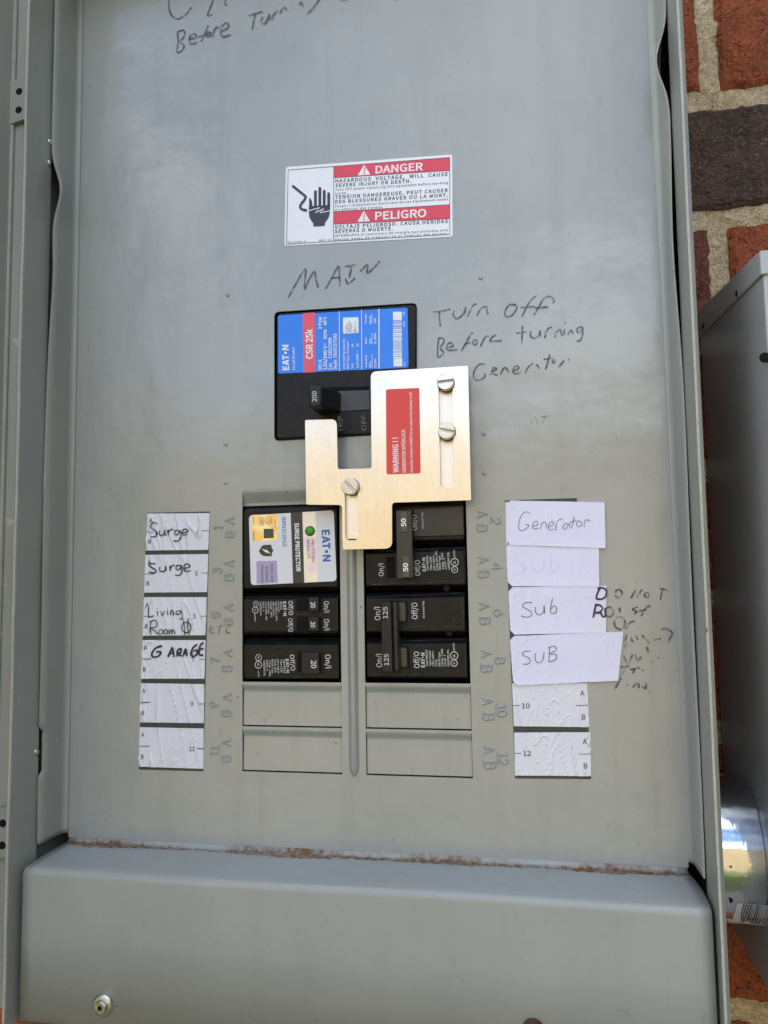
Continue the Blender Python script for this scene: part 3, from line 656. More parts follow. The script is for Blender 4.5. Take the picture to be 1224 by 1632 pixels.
for s in (-1, 1):
    P = [(s * 6.955, h - .03, z - .03) for h, z in pr[4:]] + [(s * 6.955, .2, -6.9)]
    n = len(P); V = P + [(p[0] - s * .05, p[1], p[2]) for p in P]
    build('cover_end', V, [tuple(range(n)), tuple(range(2 * n - 1, n - 1, -1))] + [(i, (i + 1) % n, (i + 1) % n + n, i + n) for i in range(n)], M['paint'], lc)
MB().box(-6.98, -6.0, 1.40, 1.515, -6.965, -6.925).build('rusted_edge', M['rust'], lc)
def bolt(px, py, h, r, parent, mt):
    c = U(px, py, h + .1); c = (c[0], h, c[2])
    b = disc('bolt', c, 1, r, .06, mt, parent, 28)
    hx = circ((c[0], c[2]), r * .66, 6, .35); MB().prism(hx, h + .03, h + .13).build('hex_head', mt, b, bevel=.025)
    MB().prism(circ((c[0], c[2]), r * .22, 12), h + .1305, h + .1315).build('socket', M['dark'], b)
    return b
bolt(160, 1606, 1.5, .225, lc, M['bolt'])
bolt(850, 1646, 1.5, .21, lc, mat('dark_rusty_bolt', (.05, .022, .012), .8, 0, [(400, .6, .001)], .3, 200))
p = U(186, 1603, 1.502); MB().prism(circ((p[0], p[2]), .02, 10), 1.50, 1.505).build('paint_chip', M['rust'], lc)
# ------------------------------------------------------------------ danger sticker
ds = thing('warning_sticker', U(588, 320, 0), 'white sticker with red DANGER and PELIGRO bars and a shocked hand symbol', 'sticker')
MB().prism(rrect(Q(ZA, [(120, 583), (1085, 530), (1083, 58), (128, 130)], .012), .06), .0, .012).build('sticker_film', M['white'], ds)
h1 = .015
t = Text(ZA, h1)
t.poly([(403, 457), (1067, 425), (1067, 347), (403, 388)]).poly([(404, 193), (1067, 151), (1067, 75), (404, 127)]).build('red_bar', M['red'], ds)
t = Text(ZA, h1 + .002)
def ln(t, a, b, w):
    d = Vector((b[0] - a[0], b[1] - a[1])).normalized(); n = Vector((-d.y, d.x)) * w / 2; a = Vector(a); b = Vector(b)
    return t.poly([a + n, b + n, b - n, a - n])
for a, b in (((141, 147), (1069, 75)), ((1068, 75), (1069, 518)), ((132, 572), (1069, 517)), ((141, 147), (132, 572))): ln(t, a, b, 3)
ln(t, (403, 127), (401, 556), 3); ln(t, (403, 192), (1067, 150), 3); ln(t, (402, 387), (1067, 346), 3); ln(t, (402, 458), (1067, 426), 3)
t.build('border_line', M['ink'], ds)
t = Text(ZA, h1 + .003)
for A_ in (((578, 116), (540, 179), (613, 174)), ((576, 382), (538, 446), (611, 441))):
    t.cuts.append((len(t.m.V), len(t.m.F))); t.m.flat(rrect(Q(ZA, A_, t.h), .02), t.h)
t.build('warning_triangle', M['white'], ds)
t = Text(ZA, h1 + .005); t.line('!', (574, 169), (582, 169), 38, .03).line('!', (571, 437), (579, 437), 38, .03).build('exclamation_mark', M['red'], ds)
t = Text(ZA, h1 + .003); t.line('DANGER', (642, 167), (915, 147), 41, .022).line('PELIGRO', (640, 433), (934, 415), 43, .022).build('headline', M['labelwhite'], ds)
t = Text(ZA, h1 + .001)
for s_, a, b, hh, of in (('HAZARDOUS  VOLTAGE,  WILL  CAUSE', (412, 220), (1057, 180), 19, .03), ('SEVERE INJURY OR DEATH.', (412, 246), (846, 220), 19, .03), ('Turn OFF power supplying this equipment before working', (412, 267), (1058, 226), 12, .01), ('inside.', (412, 288), (478, 284), 12, .01),
        ('TENSION DANGEREUSE, PEUT CAUSER', (410, 313), (1057, 273), 19, .03), ('DES BLESSURES GRAVES OU LA MORT.', (410, 339), (1057, 300), 18, .03), ("Couper l'alimentation électrique de cet équipement avant", (410, 362), (1058, 320), 12, .01), ("d'y effectuer des travaux.", (410, 383), (684, 364), 12, .01),
        ('VOLTAJE PELIGROSO. CAUSA HERIDAS', (408, 484), (1057, 450), 19, .03), ('SEVERAS O MUERTE.', (408, 509), (742, 492), 19, .03), ('INTERRUMPA el suministro de energía que alimenta este', (408, 531), (1058, 498), 12, .01), ('equipo antes de trabajar en el interior del mismo.', (408, 553), (1058, 517), 12, .01),
        ('55-17431-2', (140, 568), (240, 562), 10, .01), ('REV. 02', (320, 557), (388, 553), 10, .01)):
    t.line(s_, a, b, hh, of, space=1.12)
t.build('small_print', M['ink'], ds)
ZG = zoom(460, 240, 8.743)
m = MB()
hq = lambda pts: Q(ZG, pts, h1 + .002)
m.flat(hq([(282, 775), (578, 760), (578, 845), (560, 930), (520, 990), (505, 1010), (505, 1050), (345, 1060), (345, 1015), (320, 985), (288, 930), (282, 870)]), h1 + .002)
for x0, x1, y in ((353, 393, 552), (414, 456, 505), (476, 516, 545), (538, 578, 580)):
    m.flat(rrect(hq([(x0, 776), (x1, 774), (x1, y), (x0, y + 2)]), [0, 0, .04, .04]), h1 + .002)
m.flat(hq([(284, 780), (333, 776), (326, 705), (308, 672), (286, 656)]), h1 + .002)
m.build('hand_symbol', M['navy'], ds, fix=False)
strokes('wire_symbol', ZG, [[(50, 488), (120, 545), (215, 620), (238, 645), (215, 695), (172, 750), (162, 790), (190, 820), (222, 828), (255, 838)]], 40, h1 + .002, M['navy'], ds)
strokes('spark_symbol', ZG, [[(282, 838), (432, 793), (372, 866), (492, 808), (434, 866), (580, 838)]], 11, h1 + .004, M['white'], ds, sharp=True)
# ------------------------------------------------------------------ directory strips and slips
def wr(seed, amp):
    def f(x, z):
        a = noise.noise(Vector((x * 3.4 + z * .9 + seed, z * .55, 0))); b = noise.noise(Vector((x * 4.5 - z * 1.8, z * 1.6 + seed, 2)))
        c = noise.noise(Vector((x * .9, z * .7 + seed, 8)))
        return amp * (max(0, .10 - abs(a)) * 4.0 * max(0, c + .35) + max(0, .07 - abs(b)) * 4 * max(0, .25 - c))
    return f
def sheet(name, Z, q, h, mt, parent, fn, nx=40, nz=26, label=None, jag=0):
    P = [Vector(p) for p in Q(Z, q, h)]          # bl, br, tr, tl
    V = []; Fc = []
    for j in range(nz + 1):
        for i in range(nx + 1):
            u, v = i / nx, j / nz; a = P[0].lerp(P[1], u); b = P[3].lerp(P[2], u); p = a.lerp(b, v)
            if jag and (i in (0, nx) or j in (0, nz)): p += Vector((noise.noise(Vector((u * 9, v * 9, h))), noise.noise(Vector((u * 9, v * 9, 7))))) * jag
            V.append((p.x, h + fn(p.x, p.y), p.y))
    for j in range(nz):
        for i in range(nx): a = j * (nx + 1) + i; Fc.append((a, a + 1, a + nx + 2, a + nx + 1))
    rim = [i for i in range(nx + 1)] + [j * (nx + 1) + nx for j in range(1, nz + 1)] + [nz * (nx + 1) + i for i in range(nx - 1, -1, -1)] + [j * (nx + 1) for j in range(nz - 1, 0, -1)]
    b0 = len(V)
    for k in rim: v = V[k]; V.append((v[0], max(.0005, h - .010), v[2]))
    for k in range(len(rim)): a, b = rim[k], rim[(k + 1) % len(rim)]; Fc.append((b, a, b0 + k, b0 + (k + 1) % len(rim)))
    return build(name, V, Fc, mt, parent, smooth=False, label=label)
fl = wr(3, .12)
dl = thing('circuit_directory', U(275, 1020, 0), 'tall wrinkled white circuit directory left of the breakers, circuits 1 to 11', 'label strip', 'circuit directory strips')
sheet('dark_band', ZL, [(41, 1582), (422, 1592), (461, 56), (88, 64)], .008, M['band'], dl, lambda x, z: 0, 4, 8)
cells = [[(83, 287), (452, 283), (460, 66), (90, 69)], [(74, 536), (445, 533), (452, 308), (80, 313)], [(64, 791), (436, 788), (445, 563), (73, 563)], [(54, 1045), (430, 1045), (436, 817), (64, 817)], [(47, 1303), (427, 1308), (430, 1077), (53, 1072)], [(41, 1565), (423, 1578), (425, 1340), (47, 1332)]]
for c in cells: sheet('paper_cell', ZL, c, .016, M['paper'], dl, fl)
t = Text(ZL, .024); 
for s_, a, b in (('A', (105, 124), (127, 124)), ('B', (97, 247), (120, 247)), ('1', (385, 185), (397, 185)), ('A', (93, 371), (115, 371)), ('B', (87, 494), (111, 494)), ('3', (372, 434), (392, 434)), ('A', (82, 621), (104, 621)), ('B', (78, 747), (102, 747)), ('5', (362, 688), (382, 688)),
                 ('A', (72, 874), (96, 874)), ('B', (67, 1002), (92, 1002)), ('7', (355, 946), (375, 944)), ('A', (62, 1131), (88, 1131)), ('B', (60, 1259), (84, 1259)), ('9', (348, 1206), (368, 1206)), ('A', (55, 1389), (80, 1389)), ('B', (53, 1520), (77, 1520)), ('11', (340, 1472), (373, 1472))):
    t.line(s_, a, b, 25, .0, fn=fl)
for a, b in (((85, 177), (128, 177)), ((418, 170), (459, 170)), ((74, 425), (138, 425)), ((413, 420), (452, 420)), ((69, 676), (108, 676)), ((405, 675), (440, 675)), ((60, 928), (118, 929)), ((400, 932), (433, 932)), ((51, 1184), (110, 1185)), ((393, 1193), (429, 1194)), ((45, 1444), (104, 1445)), ((388, 1458), (424, 1460))):
    n0 = len(t.m.V); t.poly([(a[0] + (b[0] - a[0]) * k / 6, a[1] - 1.6) for k in range(7)] + [(b[0] + (a[0] - b[0]) * k / 6, b[1] + 1.6) for k in range(7)])
    t.m.V[n0:] = [(v[0], v[1] + fl(v[0], v[2]), v[2]) for v in t.m.V[n0:]]
t.build('printed_numbers', M['ink'], dl)
sg = [[(152, 130), (130, 122), (112, 140), (120, 158), (142, 170), (152, 188), (140, 204), (112, 206)], [(166, 166), (164, 190), (178, 200), (194, 188), (197, 166), (197, 192), (205, 197)], [(216, 163), (218, 197), (219, 176), (232, 162), (246, 166)],
      [(282, 170), (260, 168), (253, 185), (266, 195), (282, 180), (286, 170), (292, 200), (286, 222), (266, 232), (246, 228)], [(300, 183), (332, 178), (326, 162), (306, 163), (298, 180), (306, 197), (332, 190)]]
strokes('handwriting', ZL, sg, 8.5  , .028, M['marker_blue'], dl, 'handwritten Surge in the top cell', fn=fl)
sg2 = [[(142, 368), (116, 363), (104, 378), (130, 394), (146, 408), (130, 420), (100, 413)], [(165, 384), (167, 406), (185, 412), (199, 400), (201, 378), (204, 406)], [(225, 376), (227, 407), (230, 388), (244, 374), (255, 378)],
       [(292, 376), (268, 376), (261, 394), (275, 402), (290, 386), (294, 375), (297, 408), (285, 432), (256, 432)], [(310, 393), (342, 386), (338, 368), (319, 369), (308, 388), (318, 410), (350, 406)]]
strokes('handwriting', ZL, sg2, 9  , .028, M['marker_blue'], dl, 'handwritten Surge in the second cell', fn=fl)
strokes('handwriting', ZL, [[(100, 622), (98, 655), (100, 682), (132, 672)], [(150, 645), (154, 673)], (150, 630, 3), [(172, 645), (181, 673), (196, 644)], [(211, 643), (213, 670)], (211, 630, 3), [(229, 670), (231, 645), (243, 642), (250, 670)], [(288, 644), (267, 645), (262, 662), (280, 664), (292, 645), (299, 672), (294, 692), (282, 690)],
      [(112, 704), (110, 745), (112, 785)], [(106, 708), (136, 700), (150, 718), (140, 740), (114, 746), (135, 762), (158, 784)], (172, 768, 12), (202, 768, 12), [(222, 784), (222, 760), (232, 757), (237, 780), (240, 760), (248, 757), (256, 782)], (322, 742, 28), [(302, 690), (312, 740), (310, 788)], [(334, 686), (330, 740), (340, 786)]], 7.5  , .028, M['marker_blue'], dl, 'handwritten Living Room in the third cell', fn=fl)
strokes('handwriting', ZL, [[(180, 852), (145, 862), (120, 892), (124, 916), (158, 912), (172, 886), (144, 888)], [(214, 918), (230, 880), (240, 862), (246, 890), (252, 918)], [(220, 898), (250, 893)], [(268, 916), (272, 878), (292, 868), (290, 890), (270, 896), (296, 912)], [(304, 914), (318, 870), (326, 912)], [(308, 896), (326, 892)],
      [(388, 842), (362, 862), (352, 900), (366, 914), (384, 900), (386, 878), (366, 882)], [(424, 832), (404, 850), (398, 900), (424, 906)], [(400, 872), (426, 866)]], 13  , .028, M['marker_dark'], dl, 'thick purple marker word GARAGE', fn=fl)
fr = wr(9, .12)
dr = thing('circuit_directory', U(878, 1165, 0), 'wrinkled white circuit directory right of the breakers, circuits 10 and 12 still uncovered', 'label strip', 'circuit directory strips')
sheet('dark_band', ZR, [(275, 1566), (687, 1570), (610, 46), (220, 60)], .006, M['band'], dr, lambda x, z: 0, 4, 8)
for c in ([(268, 1283), (678, 1288), (666, 1050), (259, 1050)], [(275, 1550), (687, 1553), (683, 1316), (270, 1318)]): sheet('paper_cell', ZR, c, .014, M['paper'], dr, fr)
MB().flat(Q(ZR, [(236, 300), (226, 300), (222, 72), (236, 66)], .009), .009).build('paper_margin', M['paper'], dr)
t = Text(ZR, .022)
for s_, a, b in (('10', (312, 1186), (355, 1186)), ('A', (628, 1117), (657, 1117)), ('B', (637, 1247), (663, 1247)), ('12', (320, 1444), (362, 1444)), ('A', (642, 1380), (669, 1380)), ('B', (648, 1512), (673, 1512))): t.line(s_, a, b, 27, .0, fn=fr)
for a, b in (((262, 1170), (300, 1170)), ((605, 1170), (671, 1170)), ((272, 1430), (309, 1430)), ((618, 1434), (684, 1434))):
    n0 = len(t.m.V); t.poly([(a[0] + (b[0] - a[0]) * k / 6, a[1] - 1.6) for k in range(7)] + [(b[0] + (a[0] - b[0]) * k / 6, b[1] + 1.6) for k in range(7)])
    t.m.V[n0:] = [(v[0], v[1] + fr(v[0], v[2]), v[2]) for v in t.m.V[n0:]]
t.build('printed_numbers', M['ink'], dr)
def slip(label, q, h, seed, cut=.05, curl=.05):
    P = Q(ZR, q, h); x1 = max(p[0] for p in P); w = x1 - min(p[0] for p in P); x0 = x1 - w; zb = min(p[1] for p in P)
    f0 = wr(seed, .035)
    f = lambda x, z: f0(x, z) + curl * max(0, (x - x0) / w - .45) ** 2 * (1.2 + .5 * math.sin(z * 2 + seed)) + .02 * math.exp(-(z - zb) * 6)
    o = thing('paper_slip', U(*ZR(*q[0]), 0), label, 'paper label', 'hand-cut paper slips stuck over the right directory')
    # rounded left corners
    sh = sheet('paper', ZR, q, h, M['slip'], o, f, 44, 20, jag=.006)
    me = sh.data; og = ORG[sh]
    PL = [Vector(p) for p in P]
    for v in me.vertices:
        x = v.co.x / IN + og[0]; z = v.co.z / IN + og[2]
        for cpt in (PL[0], PL[3]):
            d = (Vector((x, z)) - cpt)
            if d.length < .09:
                v.co.x += (.09 - d.length) * .55 * IN; v.co.z += (.09 - d.length) * .45 * (1 if cpt is PL[0] else -1) * IN
    return o, f
o1, f1 = slip('blank paper slip between the Generator slip and the lower-case sub slip', [(236, 524), (731, 527), (728, 306), (226, 290)], .020, 2)
strokes('show_through', ZR, [[(330, 352), (290, 350), (272, 378), (300, 400), (330, 430), (300, 462), (266, 460)], [(370, 380), (372, 430), (400, 450), (430, 425), (434, 372)], [(476, 350), (470, 400), (474, 446), (505, 440), (510, 405), (478, 400)]], 10, .026, M['ghost'], o1, 'faint writing showing through the paper', fn=f1)
o2, f2 = slip('topmost of the four paper slips, with handwritten Generator in thin pen', [(228, 300), (765, 319), (760, 70), (228, 60)], .034, 11)
strokes('handwriting', ZR, [[(356, 130), (328, 122), (305, 150), (294, 196), (306, 224), (334, 214), (350, 196), (330, 188)], [(370, 202), (398, 190), (392, 172), (374, 184), (372, 212), (402, 210)], [(414, 216), (420, 184), (440, 178), (444, 212)], [(456, 204), (482, 192), (476, 174), (458, 190), (460, 218), (484, 216)], [(494, 224), (500, 182), (518, 160), (532, 164)],
     [(562, 184), (542, 188), (534, 208), (550, 214), (566, 186), (572, 210)], [(596, 146), (588, 180), (580, 212)], [(570, 180), (608, 168)], (622, 186, 14), [(650, 206), (650, 178), (664, 164), (682, 172)]], 3.6, .040, M['pen'], o2, fn=f2)
o3, f3 = slip('paper slip with handwritten lower-case sub and dark marker letters at its right end', [(250, 787), (767, 775), (770, 522), (238, 530)], .026, 21)
strokes('handwriting', ZR, [[(368, 614), (332, 613), (316, 634), (350, 655), (368, 674), (346, 692), (308, 686)], [(386, 636), (386, 664), (406, 680), (428, 664), (432, 628), (436, 674)], [(478, 590), (468, 640), (470, 668), (494, 668), (500, 642), (484, 630), (470, 648)]], 4.2, .033, M['pen'], o3, 'handwritten sub in pen', fn=f3)
strokes('handwriting', ZR, [[(736, 532), (722, 560), (716, 590), (744, 594), (766, 578), (768, 545), (740, 532), (722, 540)], [(714, 618), (706, 655), (698, 696)], [(708, 626), (736, 628), (748, 646), (732, 666), (706, 668)], [(738, 668), (752, 690), (766, 684)], [(762, 640), (766, 690)]], 12, .036, M['marker_dark'], o3, 'two dark marker letters at the torn end', fn=f3)
sheet('tape_end', ZR, [(668, 777), (767, 774), (768, 700), (702, 690)], .034, M['paper'], o3, f3, 10, 10)
o4, f4 = slip('longest paper slip, handwritten capitals SUB, lowest of the four', [(265, 1063), (833, 1036), (861, 770), (246, 795)], .040, 31)
strokes('handwriting', ZR, [[(362, 878), (326, 878), (318, 898), (346, 910), (358, 930), (344, 946), (316, 946)], [(386, 888), (384, 922), (402, 940), (426, 922), (432, 882)], [(462, 854), (460, 895), (458, 934)], [(452, 858), (490, 850), (496, 872), (464, 890), (498, 896), (492, 924), (456, 934)]], 4.2, .047, M['pen'], o4, fn=f4)
# ------------------------------------------------------------------ breakers
GRP = 'plug-on circuit breakers in the two columns'
def moulding(parent, x0, x1, z0, z1, hf=.06, name='body', ins=(.03, .11, .03, .13), mt=None, holes=()):
    m = MB(); m.box(x0, x1, -2.4, -.20, z0, z1)
    top = (x0, z0, x1, z1)
    m.frust(top, None, -.199, hf - .0, ins)
    return m.build(name, mt or M['black'], parent, bevel=.018)
def slab(name, Z, pts, h0, h1, mt, parent, bevel=.02, r=0, **k):
    P = Q(Z, pts, h1)
    if r: P = rrect(P, r)
    return MB().prism(P, h0, h1).build(name, mt, parent, bevel=bevel, **k)
def fine(t, rows, hh=20):
    for s_, a, b in rows: t.line(s_, a, b, hh, .02)
def mould(parent, Z, PL, w, h): strokes('mould_line', Z, PL, w, h, M['moulded'], parent, sharp=True)['kind'] = 'stuff'
HF = .06
# surge protector
ZS = zoom(390, 800, 7.65)
sp = thing('surge_protector', (-1.43, -2.4, 2.0), 'black plug-in surge protector with silver label and green light, top left', 'surge protector')
moulding(sp, CL[0] + .03, CL[1] - .02, 2.02, 4.03, .06)
HS = .065
lb = MB().prism(rrect(Q(ZS, [(75, 1015), (1120, 965), (1085, 100), (50, 165)], HS + .01), .09), HS - .004, HS + .010).build('label', M['surgewhite'], sp)
T_ = lambda d=.003: Text(ZS, HS + .010 + d)
T_().poly([(590, 993), (726, 986), (702, 122), (560, 131)]).build('black_stripe', M['surgeblack'], lb)
T_().poly([(732, 981), (890, 974), (864, 118), (704, 124)]).build('foil_strip', M['irid'], lb)
T_().m.flat(rrect(Q(ZS, [(95, 480), (408, 468), (404, 150), (80, 158)], HS + .013), .03), HS + .013).build('gold_hologram', M['gold'], lb, fix=False)
T_(.006).poly([(232, 442), (352, 440), (350, 326), (232, 328)]).build('foil_square', M['gchip'], lb)
T_().m.flat(rrect(Q(ZS, [(145, 1000), (404, 985), (392, 715), (142, 722)], HS + .013), .03), HS + .013).build('lilac_patch', M['purple'], lb, fix=False)
T_(.006).line('SURGE PROTECTOR', (607, 256), (631, 850), 50, .035).build('lettering', M['labelwhite'], lb)
T_().line('BRNSURGE', (452, 188), (464, 552), 48, .0).line('EAT\u2022N', (937, 342), (953, 728), 98, .05).build('lettering', M['logoblue'], lb)
t = T_(.006); t.line('PROTECTED', (810, 456), (820, 730), 34, .0).line('WHEN LIT', (754, 456), (762, 690), 34, .0).line('TYPE 2 SPD', (312, 750), (318, 978), 28).line('AC Power', (255, 785), (260, 978), 28).line('Protection', (200, 775), (206, 985), 26)
t.line('SURGE', (205, 185), (208, 290), 22).line('LISTED', (180, 190), (184, 280), 14).line('0005', (95, 175), (100, 280), 18).line('SPD', (98, 350), (100, 465), 20).line('type 2', (365, 210), (372, 320), 18)
t.ring((290, 226), 44, 6).line('UL', (278, 205), (280, 248), 26, .02).build('small_print', M['ink'], lb)
T_(.004).poly([(172, 598), (205, 542), (232, 525), (325, 521), (330, 560), (350, 590), (332, 622), (330, 662), (234, 660), (200, 642)]).build('shield_mark', M['surgeblack'], lb)
T_(.007).poly([(206, 568), (262, 590), (252, 572), (322, 632), (262, 612), (272, 632)]).build('bolt_mark', M['labelwhite'], lb)
c = U(*ZS(797, 355), HS + .01)
disc('lamp_bezel', (c[0], HS + .011, c[2]), 1, .115, .014, M['black'], sp, 28, dome=False)
disc('indicator_lamp', (c[0], HS + .022, c[2]), 1, .098, .055, M['green'], sp, 28, label='round green indicator lamp')
# tandem and single 20 A
Z5 = zoom(385, 930, 7.2)
def rocker(name, Z, pts, h1, mt, parent, rec=None, **k):
    o = slab(name, Z, pts, -.1, h1, mt, parent, bevel=.025)
    return o
cb = thing('circuit_breaker', (-1.43, -2.4, 1.0), 'black tandem circuit breaker with two small switches both marked 20, left column', 'circuit breaker', GRP)
moulding(cb, CL[0] + .03, CL[1] - .02, 1.02, 1.995, HF)
for a, b in (((628, 315), (155, 0)), ((632, 541), (378, 0))): slab('switch_slot', Z5, [(a[0], a[1]), (768, a[1]), (768, b[0]), (a[0], b[0])], HF - .05, HF + .003, M['dark'], cb, bevel=0)
for z0, z1, ty in ((323, 158, 0), (546, 387, 1)):
    hd = slab('switch', Z5, [(764, z0), (885, z0), (885, z1), (764, z1)], -.02, HF + .14, M['black_matt'], cb)
    Text(Z5, HF + .143).line('20', (793, 212 + 225 * ty), (797, 282 + 225 * ty), 50, .03).build('lettering', M['print'], hd)
t = Text(Z5, HF + .004); t.line('Off/O', (537, 200), (541, 363), 50, .0).line('Off/O', (534, 400), (538, 556), 50, .0).line('On/I', (944, 203), (948, 332), 56, .0).line('On/I', (946, 408), (950, 538), 56, .0).line('EAT\u2022N', (472, 206), (480, 374), 38, .04)
t.build('lettering', M['print'], cb)
t = Text(Z5, HF + .004)
fine(t, (('BD2020', (442, 208), (446, 300)), ('DNPL2020', (414, 208), (417, 328)), ('Type BRD LL5 CDPL', (387, 206), (394, 432)), ('120 / 240 V~', (357, 208), (360, 380)), ('Cu/AL  ENG', (330, 208), (334, 388)), ('HACR Type', (300, 208), (303, 348)), ('1 Pole Unit .406', (270, 208), (277, 420)), ('E7819 - V', (241, 208), (244, 320)), ('LR42556 CHL', (209, 208), (214, 372))), 17)
t.ring((165, 235), 32, 6).ring((158, 305), 37, 7).line('UL', (148, 292), (149, 320), 22, .02).line('SP', (156, 222), (157, 248), 18, .02).line('LISTED', (146, 346), (149, 436), 14, .02)
t.build('small_print', M['print'], cb)
mould(cb, Z5, [[(26, 386), (70, 386), (84, 516)], [(84, 516), (495, 508)], [(495, 508), (500, 400)], [(35, 160), (620, 150)], [(30, 570), (1095, 562)], [(1098, 130), (1102, 560)], [(610, 355), (1090, 362)]], 3, HF + .005)
cb2 = thing('circuit_breaker', (-1.43, -2.4, 0.0), 'black single-pole circuit breaker with one wide switch marked 20, lowest in left column', 'circuit breaker', GRP)
moulding(cb2, CL[0] + .03, CL[1] - .02, .025, .985, HF, ins=(.03, .07, .03, .16))
slab('switch_slot', Z5, [(640, 1018), (690, 1018), (688, 776), (638, 776)], HF - .05, HF + .003, M['dark'], cb2, bevel=0)
hd = slab('switch', Z5, [(686, 1036), (888, 1042), (884, 800), (682, 790)], -.02, HF + .12, M['black_matt'], cb2)
Text(Z5, HF + .123).line('20', (797, 880), (801, 974), 58, .03).build('lettering', M['print'], hd)
mould(hd, Z5, [[(760, 802), (878, 800)], [(880, 800), (888, 1036)]], 4, HF + .124)
Text(Z5, HF + .004).line('Off/O', (552, 818), (566, 1002), 50, .0).line('On/I', (960, 815), (966, 972), 60, .0).line('EAT\u2022N', (506, 868), (514, 1025), 34, .04).build('lettering', M['print'], cb2)
t = Text(Z5, HF + .004)
fine(t, (('Type BR120', (480, 868), (484, 1030)), ('Type C120', (446, 868), (450, 1022)), ('120 / 240 V~', (408, 868), (414, 1040)), ('Cu/AL  9MO', (376, 870), (380, 1022)), ('HACR Type', (343, 870), (347, 1030)), ('1 Pole  .J406', (311, 880), (318, 1060)), ('E7819 - V', (281, 880), (286, 1002)), ('LR42556 CHL', (249, 882), (256, 1062))), 19)
t.ring((195, 850), 37, 7).ring((193, 932), 42, 8).line('UL', (182, 915), (183, 950), 24, .02).line('SP', (186, 836), (187, 864), 18, .02).line('LISTED', (186, 1000), (190, 1072), 14, .02)
t.build('small_print', M['print'], cb2)
mould(cb2, Z5, [[(30, 792), (290, 785)], [(290, 785), (306, 826)], [(306, 826), (415, 826)], [(415, 826), (430, 778)], [(430, 778), (632, 772)], [(634, 772), (637, 1016)], [(905, 776), (1110, 765)], [(48, 1092), (1105, 1075)], [(1110, 765), (1115, 1075)]], 3, HF + .005)
# two-pole 50 A
Z6 = zoom(560, 790, 5.264); Z6b = zoom(640, 860, 10.2)
b50 = thing('circuit_breaker', (1.43, -2.4, 2.0), 'black two-pole circuit breaker, tie bar marked 50 twice, below the steel plate', 'circuit breaker', GRP)
o = moulding(b50, CR[0] + .03, CR[1] - .03, 3.02, 4.02, .06)
o = moulding(b50, CR[0] + .03, CR[1] - .03, 2.03, 2.995, .06)
slab('upper_face', Z6, [(520, 345), (946, 334), (938, 82), (518, 108)], HF - .03, HF + .05, M['brownblack'], b50, bevel=.02)  # olive light on this face is carried by its brown-black colour
slab('switch_slot', Z6, [(297, 692), (368, 690), (364, 510), (294, 514)], HF - .05, HF + .003, M['dark'], b50, bevel=0)
tb = slab('tie_bar', Z6, [(382, 700), (520, 690), (503, 120), (372, 124)], .24, .42, M['brownblack'], b50, bevel=.04, r=.03)
for q in ([(414, 306), (474, 306), (470, 134), (412, 136)], [(428, 686), (491, 684), (487, 507), (426, 508)]): slab('rating_insert', Z6, q, .40, .445, M['insert'], tb, bevel=.012)
Text(Z6, .449).line('50', (457, 260), (455, 190), 38, .03).line('50', (474, 638), (472, 564), 38, .03).build('lettering', M['labelwhite'], tb)
Text(Z6, HF + .054).line('Off/O', (551, 290), (547, 160), 40, .0).line('Common Trip', (605, 276), (600, 140), 14, .02).build('lettering', M['print'], b50)
Text(Z6, HF + .004).line('On/I', (270, 676), (268, 568), 40, .0).line('Off/O', (578, 670), (575, 540), 42, .0).line('EAT\u2022N', (624, 634), (621, 520), 27, .05).build('lettering', M['print'], b50)
t = Text(Z6b, HF + .004)
fine(t, (('Type BR250', (436, 505), (432, 265)), ('Type C250', (492, 505), (486, 278)), ('120 / 240 V~', (548, 500), (534, 245)), ('Cu/AL min.,CFL', (596, 500), (574, 182)), ('HACR Type', (640, 492), (630, 262)), ('2 Pole   J-403', (692, 486), (672, 218)), ('CTL19 - T', (738, 480), (708, 295)), ('LR42556 CHL', (786, 480), (770, 202))), 30)
t.ring((862, 368), 66, 12).ring((862, 487), 55, 11).line('UL', (880, 395), (878, 345), 40, .02).line('SP', (875, 505), (874, 468), 30, .02).line('LISTED', (872, 300), (866, 168), 22, .02).build('small_print', M['print'], b50)
mould(b50, Z6, [[(150, 468), (365, 462)], [(525, 455), (948, 438)], [(950, 440), (958, 715)], [(145, 748), (955, 712)]], 4, HF + .006)
# two-pole 125 A
Z7 = zoom(570, 930, 6.442)
b125 = thing('circuit_breaker', (1.43, -2.4, 0.0), 'black two-pole circuit breaker marked 125 twice, lowest in right column', 'circuit breaker', GRP)
moulding(b125, CR[0] + .03, CR[1] - .05, 1.02, 1.985, .06); moulding(b125, CR[0] + .03, CR[1] - .03, .03, .985, .06)
for q in ([(405, 402), (516, 400), (510, 188), (400, 190)], [(420, 870), (540, 866), (532, 655), (415, 658)]): slab('switch_slot', Z7, q, HF - .05, HF + .003, M['dark'], b125, bevel=0)
for q in ([(412, 400), (498, 398), (492, 192), (408, 194)], [(430, 868), (512, 864), (504, 658), (424, 660)]): slab('switch_root', Z7, q, HF - .05, HF + .05, M['insert'], b125, bevel=.05)  # olive reflection on the rockers painted in by this colour
tb = slab('tie_bar', Z7, [(252, 912), (362, 914), (342, 188), (238, 196)], .05, .52, M['black_matt'], b125, bevel=.03, r=.03)
o = slab('bar_shoulder', Z7, [(366, 912), (424, 900), (404, 192), (346, 190)], .05, .40, M['brownblack'], b125, bevel=.05)  # side of the bar, its lit brown tone painted in
mould(tb, Z7, [[(243, 426), (340, 424)], [(248, 660), (350, 658)], [(318, 300), (348, 900)]], 3, .524)
Text(Z7, .524).line('125', (308, 360), (305, 240), 46, .0).line('125', (321, 842), (317, 722), 46, .0).build('lettering', M['print'], tb)
